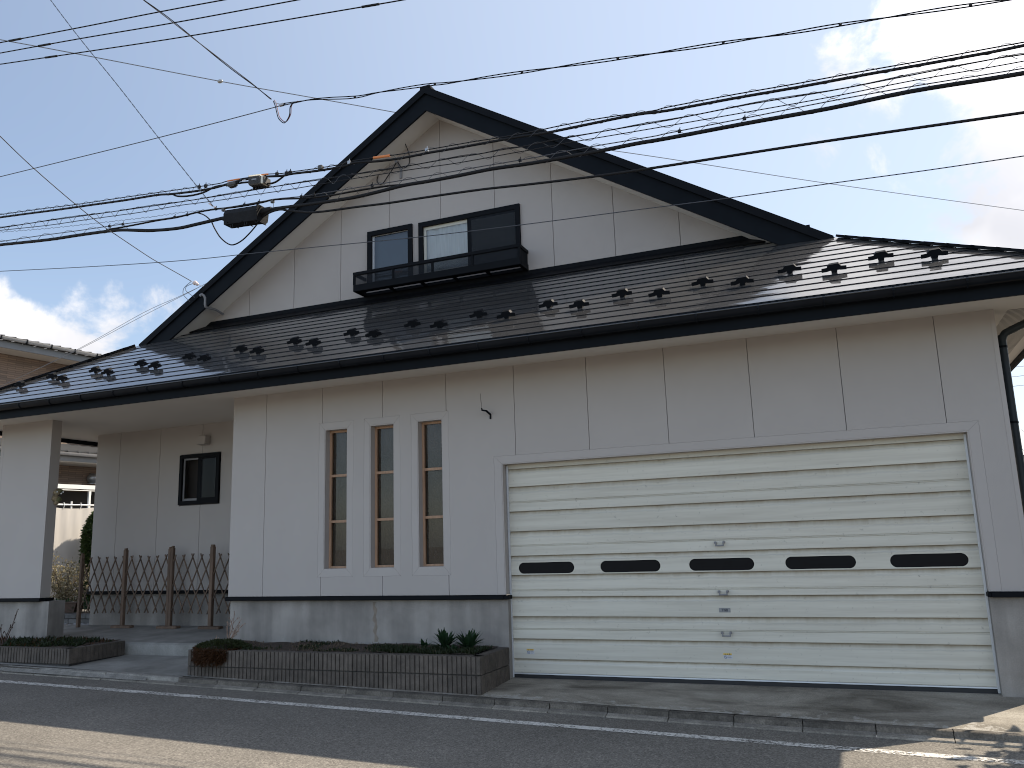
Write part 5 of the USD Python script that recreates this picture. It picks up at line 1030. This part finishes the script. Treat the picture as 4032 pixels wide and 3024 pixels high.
obj('crown', tuft(P, g.normal(0, 1, (52000, 3)), 0.17, 0.05, 72), M['leaf_hedge'], TR)

# ================================================================== overhead lines
def wire(name, key, r, m_, parent, n=6, k=4, **kw): return obj(name, tube(spline(W[key], k), r, n), M[m_], parent, smooth=60, **kw)
def arclen(p): return np.r_[0, np.cumsum(np.linalg.norm(np.diff(p, axis=0), axis=1))]
def resample(p, step):
    p = np.array(p); s = arclen(p); t = np.arange(0, s[-1], step); return np.stack([np.interp(t, s, p[:, i]) for i in range(3)], 1), t
def interp_at(p, x):
    p = np.array(p); o = np.argsort(p[:, 0]); return np.stack([np.interp(x, p[o, 0], p[o, i]) for i in range(3)], 1)
def lashing(upper, lower, pitch, r, xr_=None, grow=1.0, seed=0, gap=()):
    """spiral hanger wound round two wires."""
    u = spline(upper, 4); l = spline(lower, 4); x0, x1 = max(u[0, 0], l[0, 0]), min(u[-1, 0], l[-1, 0])
    if xr_: x0, x1 = max(x0, xr_[0]), min(x1, xr_[1])
    x = np.arange(x0, x1, pitch / 14); U, Lw = interp_at(u, x), interp_at(l, x); c = (U + Lw) / 2; h = (U - Lw)[:, 2] / 2
    g = np.random.default_rng(seed); ph = 2 * math.pi * (x - x0) / pitch + 0.5 * np.sin(x * 1.7)
    p = c.copy(); p[:, 2] += (h * grow + 0.020) * np.cos(ph); p[:, 1] += (0.016 + 0.25 * h) * np.sin(ph)
    return tube(p, r, 4)
UA = thing('telephone_cable', 'uppermost of the black lashed cables crossing before the gable, carrying an amplifier', 'cable', base=(2, -0.45, 6.2), group='telephone cables crossing before the gable')
wire('messenger_wire', 'A_messenger', 0.0065, 'cable', UA); wire('main_cable', 'A_cable', 0.0155, 'cable', UA); wire('branch_cable', 'A_drop', 0.013, 'cable', UA)
obj('spiral_hanger', lashing(W['A_messenger'], W['A_cable'], 0.215, 0.0032, (-5.05, -0.62)), M['wire'], UA); obj('spiral_hanger', lashing(W['A_messenger'], W['A_cable'], 0.225, 0.0032, (0.9, 1.7)), M['wire'], UA); obj('spiral_hanger', lashing(W['A_messenger'], W['A_cable'], 0.30, 0.0032, (2.2, 9.2)), M['wire'], UA)
def sleeve(key, xa, xb, r, dz=0.0):
    p = spline(W[key], 4); x = np.linspace(xa, xb, 8); return tube(interp_at(p, x) + [0, 0, dz], r, 8)
obj('orange_guard', sleeve('A_messenger', -0.41, -0.20, 0.011), M['orange'], UA); obj('orange_guard', sleeve('A_messenger', 0.02, 0.29, 0.012), M['orange'], UA); obj('orange_guard', sleeve('A_messenger', 1.97, 2.21, 0.017), M['orange'], UA)
for x in (-0.92, -0.80, 0.44, 0.60, 0.66, 1.60, 2.75):
    p = interp_at(spline(W['A_messenger'], 4), np.array([x]))[0]; obj('clamp', cat_([box(p[0] - .022, p[1] - .016, p[2] - .03, p[0] + .022, p[1] + .016, p[2] + .018, .004), tube([p + [0, 0, .015], p + [0.006, 0, .045]], .006, 5)]), M['steel'] if x in (1.60, 2.75) else M['cable'], UA)
p = interp_at(spline(W['A_messenger'], 4), np.array([1.154]))[0]; obj('junction_box', box(p[0] - .032, p[1] - .03, p[2] - .028, p[0] + .032, p[1] + .03, p[2] + .032, .008), M['amp'], UA)
obj('cable_tag', box(-0.145, -0.462, 6.645, -0.085, -0.46, 6.668), M['sticker'], UA, label='pale tag hanging on the cable')
AM = thing('line_amplifier', 'grey finned amplifier box hanging under the uppermost cable left of gable', 'amplifier', base=(0.13, -0.45, 6.5))
sh_ = lambda x: -0.09 * (x - 0.02)          # follows the sloping cable
def abox(x0, x1, y0, y1, z0, z1, b=0.0):
    mm = box(x0, y0, z0, x1, y1, z1, b); vv = mm.vertices.copy(); vv[:, 2] += sh_(vv[:, 0]); return TM(vv, mm.faces)
obj('housing', abox(0.022, 0.225, -0.53, -0.37, 6.525, 6.655, 0.012), M['amp'], AM)
obj('end_cap', abox(0.226, 0.262, -0.525, -0.375, 6.535, 6.648, 0.006), M['amp_light'], AM); obj('end_cover', abox(0.263, 0.283, -0.52, -0.38, 6.54, 6.64, 0.006), M['amp'], AM)
for k in range(11): obj('cooling_fin', abox(0.028 + 0.018 * k, 0.036 + 0.018 * k, -0.538, -0.362, 6.650, 6.668), M['amp_light'], AM)
for k in range(12): obj('cooling_rib', abox(0.028 + 0.0165 * k, 0.034 + 0.0165 * k, -0.5365, -0.529, 6.54, 6.648), M['amp'], AM)
for x in (0.055, 0.105, 0.145, 0.19): obj('port', cyl((x, -0.45, 6.515 + sh_(x)), 0.014, 0.045, 'z', 8), M['cable'], AM)
obj('hanger', cat_([abox(0.03, 0.042, -0.456, -0.444, 6.66, 6.70), abox(0.24, 0.252, -0.456, -0.444, 6.65, 6.70)]), M['cable'], AM)
obj('badge', abox(0.085, 0.165, -0.5385, -0.537, 6.59, 6.61), M['plate'], AM)
TPX = thing('cable_tap', 'small dark tap box on the cable left of the amplifier', 'tap box', base=(-0.32, -0.45, 6.6))
obj('tap_body', cat_([box(-0.395, -0.49, 6.612, -0.25, -0.41, 6.672, .012), box(-0.37, -0.48, 6.598, -0.27, -0.42, 6.613, .005)]), M['amp'], TPX); obj('tap_port', cat_([cyl((-0.41, -0.45, 6.645), 0.016, 0.04, 'x', 8), cyl((-0.235, -0.45, 6.645), 0.016, 0.04, 'x', 8)]), M['cable'], TPX)

UB = thing('telephone_cable', 'thin open twin cable with wide zigzag lashing between two thicker bundles', 'cable', base=(2, -0.4, 6.2), group='telephone cables crossing before the gable')
wire('upper_cable', 'B_upper', 0.0065, 'cable', UB); wire('lower_cable', 'B_lower', 0.0055, 'cable', UB)
obj('upper_cable', tube(spline(np.array(W['B_upper']) + [0, 0.01, 0.014], 4) + np.c_[np.zeros(4 * (len(W['B_upper']) - 1) + 1), np.zeros(4 * (len(W['B_upper']) - 1) + 1), 0.006 * np.sin(np.arange(4 * (len(W['B_upper']) - 1) + 1) * 0.9)], 0.0042, 5), M['cable'], UB)
obj('spiral_hanger', lashing(W['B_upper'], W['B_lower'], 0.30, 0.0032, (-5.1, 1.6), seed=2), M['wire'], UB); obj('spiral_hanger', lashing(W['B_upper'], W['B_lower'], 0.44, 0.0032, (1.6, 9.2), seed=3), M['wire'], UB)
tw, t_ = resample(spline(W['B_thin'], 4), 0.02); tw[:, 2] += 0.006 * np.sin(t_ * 60); obj('thin_wire', tube(tw, 0.0035, 4), M['wire'], UB)

UC = thing('telephone_cable', 'thickest black trunk cable crossing before the gable, with a splice box', 'cable', base=(2, -0.45, 6.0), group='telephone cables crossing before the gable')
wire('messenger_wire', 'C_messenger', 0.006, 'wire', UC)
wire('trunk_cable', 'C_cable_left', 0.0245, 'cable', UC, 8); wire('trunk_cable', 'C_cable_right', 0.0235, 'cable', UC, 8); wire('branch_cable', 'C_branch', 0.0125, 'cable', UC); wire('loop_cable', 'D_loop', 0.0095, 'cable', UC)
obj('spiral_hanger', lashing(W['C_messenger'], W['C_cable_left'], 0.52, 0.0032, (-5.0, -2.2), 1.15, 4), M['wire'], UC); obj('spiral_hanger', lashing(W['C_messenger'], W['C_cable_right'], 0.42, 0.0032, (1.2, 9.2), 1.1, 5), M['wire'], UC)
for x in (-2.62, -2.35, -1.35, -1.12, -0.60, -0.10, 0.15, 0.85, 1.05, 1.95, 4.0, 5.9, 6.6):
    p = interp_at(spline(W['C_messenger'], 4), np.array([x]))[0]; obj('clamp', cat_([box(p[0] - .018, p[1] - .014, p[2] - .022, p[0] + .018, p[1] + .014, p[2] + .014, .004), tube([p + [0, 0, .01], p + [0.01, 0, .04]], .005, 5)]), M['cable'], UC)
for x in (-0.464, 0.376):
    p = interp_at(spline(W['C_branch'], 4), np.array([x]))[0]; obj('hanger_bracket', cat_([box(p[0] - .024, p[1] - .02, p[2] - .045, p[0] + .024, p[1] + .02, p[2], .006), tube([p + [0.02, 0, -.04], p + [0.02, 0, -.17]], .004, 5)]), M['amp'], UC)
CLS = thing('splice_closure', 'large black box-shaped splice closure hanging left of the gable edge', 'splice box', base=(-0.07, -0.45, 6.0))
pr = Polygon([(-0.10, -0.115), (-0.115, 0.03), (-0.085, 0.10), (0.085, 0.10), (0.115, 0.03), (0.10, -0.075), (0.06, -0.115)])
mm = extr_x(pr, -0.36, 0.20); vv = mm.vertices.copy(); vv[:, 1] += -0.45; vv[:, 2] += 6.115 - 0.055 * (vv[:, 0] + 0.08); obj('closure_body', TM(vv, mm.faces), M['closure'], CLS)
mm = extr_x(pr.buffer(0.012), 0.185, 0.215); vv = mm.vertices.copy(); vv[:, 1] += -0.45; vv[:, 2] += 6.115 - 0.055 * (vv[:, 0] + 0.08); obj('closure_end', TM(vv, mm.faces), M['closure'], CLS)
for x in (-0.30, -0.05, 0.17): obj('strap', abox(x, x + 0.014, -0.57, -0.33, 6.0, 6.008), M['cable'], CLS)
for x in (-0.26, -0.02, 0.16): obj('wire_hook', tube([(x, -0.54, 6.0), (x + .01, -0.54, 5.95), (x + .04, -0.54, 5.955), (x + .045, -0.54, 6.0)], 0.0025, 4), M['wire'], CLS)
obj('cable_gland', tube([(-0.47, -0.45, 6.155), (-0.36, -0.45, 6.15)], [0.026, 0.036], 10), M['cable'], CLS); obj('cable_gland', tube([(0.20, -0.45, 6.125), (0.27, -0.45, 6.135), (0.36, -0.45, 6.15)], [0.055, 0.05, 0.03], 10), M['cable'], CLS)
UE = thing('telephone_cable', 'single plain black cable running right from the splice closure', 'cable', base=(3, -0.45, 5.7), group='telephone cables crossing before the gable'); wire('main_cable', 'E_cable', 0.0155, 'cable', UE, 8)
def single(key, r, m_, label, name='overhead_wire', twist=0.0, n=5, cat='wire', group=None):
    p, t = resample(spline(W[key], 5), 0.05 if not twist else 0.02)
    if twist:
        a = p.copy(); b = p.copy(); ph = t * twist
        a[:, 2] += r * 1.0 * np.cos(ph); a[:, 1] += r * np.sin(ph); a[:, 0] += 0.5 * r * np.sin(ph); b[:, 2] -= r * np.cos(ph); b[:, 1] -= r * np.sin(ph); b[:, 0] -= 0.5 * r * np.sin(ph)
        return obj(name, cat_([tube(a, r * 0.8, 4), tube(b, r * 0.8, 4)]), M[m_], label=label, cat=cat, group=group)
    return obj(name, tube(p, r, n), M[m_], label=label, cat=cat, group=group, smooth=60)
single('F_wire', 0.0055, 'wire', 'lowest thin wire, passing in front of the upper windows')
for key, lab in (('G1', 'topmost of three parallel power lines at upper left'), ('G2', 'middle of three parallel power lines at upper left'), ('G3', 'lowest of three parallel power lines at upper left')):
    t = thing('power_line', lab, 'power line', base=W[key][0], group='parallel power lines at upper left'); wire('conductor', key, 0.0085, 'cable', t, 6, 5)
    xs_ = {'G1': [(-3.85)], 'G2': [-3.60], 'G3': [-3.83, 2.08]}[key]
    for x in xs_: obj('splice_sleeve', sleeve(key, x - 0.13, x + 0.13, 0.016), M['cable'], t)
single('H', 0.0048, 'wire', 'wavy twisted drop wire descending from upper left to the trunk cable', twist=34.0, name='drop_wire')
obj('drop_clamp', cat_([tube([(-0.72, -0.46, 6.43), (-0.66, -0.46, 6.385)], 0.010, 6), ico((-0.615, -0.45, 6.353), 0.017, 2), tube([(-0.66, -0.46, 6.385), (-0.615, -0.45, 6.353)], 0.004, 5)]), M['porcelain'], label='pale clamp ending the wavy drop wire on the trunk cable', cat='clamp')
obj('far_wire', tube(spline(W['I'], 4), 0.013, 5), M['pale_wire'], label='faint pale wire passing far behind the gable', cat='wire')
b_ = interp_at(np.array(W['I']), np.array([BALL_X]))[0]; obj('strain_insulator', ico(b_, 0.06, 2, (1.5, 1, 0.9)), M['steel'], label='small pale insulator on the faint far wire', cat='insulator')
SV = thing('service_cable', 'twin service cable dropping from top left, looping and running right above gable', 'cable', base=(0.4, -0.45, 7.7))
pj, tj = resample(spline(W['J_in'], 6), 0.05)
for s_, m_ in ((1, 'cable'), (-1, 'bronze')):
    q_ = pj.copy(); q_[:, 0] += s_ * 0.008 * np.cos(tj * 3.0); q_[:, 2] += s_ * 0.008 * np.sin(tj * 3.0); obj('incoming_strand', tube(q_, 0.0065, 5), M[m_], SV)
lp = spline(W['J_loop'], 5); obj('drip_loop', tube(lp, 0.007, 5), M['cable'], SV); obj('drip_loop', tube(lp + np.array([0.012, 0.012, 0.018]), 0.006, 5), M['red_cable'], SV)
pj, tj = resample(spline(W['J_out'], 5), 0.06)
for s_ in (1, -1):
    q_ = pj.copy(); q_[:, 2] += s_ * 0.014 * np.cos(tj * 2.6); q_[:, 1] += s_ * 0.014 * np.sin(tj * 2.6); obj('outgoing_strand', tube(q_, 0.0068, 5), M['cable'], SV)
for i in range(0, len(pj), 20): obj('binder', ico(pj[i], 0.017, 1), M['cable'], SV)
wire('stay_wire', 'K', 0.0062, 'wire', SV); obj('branch_clamp', cat_([box(0.455, -0.47, 7.635, 0.53, -0.43, 7.67, .006), tube([(0.35, -0.45, 7.745), (0.42, -0.45, 7.69), (0.5, -0.45, 7.66)], 0.006, 5)]), M['steel'], SV)
HS = thing('house_drop', 'drop wire coming down at left to the gable edge with an insulator', 'wire', base=W['L'][-1]); wire('drop_wire', 'L', 0.0062, 'wire', HS); wire('hook_wire', 'L_hook', 0.004, 'steel', HS)
for k_ in ('L_loop1', 'L_loop2'): wire('tail_wire', k_, 0.0045, 'wire', HS)
obj('insulator', cat_([ico((-2.50, 1.2, 6.003), 0.034, 2, (1.3, 1, 1.1)), ico((-2.455, 1.2, 5.975), 0.028, 2)]), M['porcelain'], HS)
for k_, lab in (('M1', 'upper of two thin grey wires rising from left roof corner to the gable'), ('M2', 'lower of two thin grey wires rising from left roof corner to the gable')): single(k_, 0.0045, 'conduit', lab, group='thin wires rising to the gable')
for i, z in enumerate((7.05, 6.55, 6.05)): obj('far_power_line', tube([(13.0, 40, z + 2.6), (24, 42, z + 3.2)], 0.012, 4), M['wire'], label=['highest', 'middle', 'lowest'][i] + ' of three far wires seen past the right eave', cat='power line', group='far wires past the right eave')
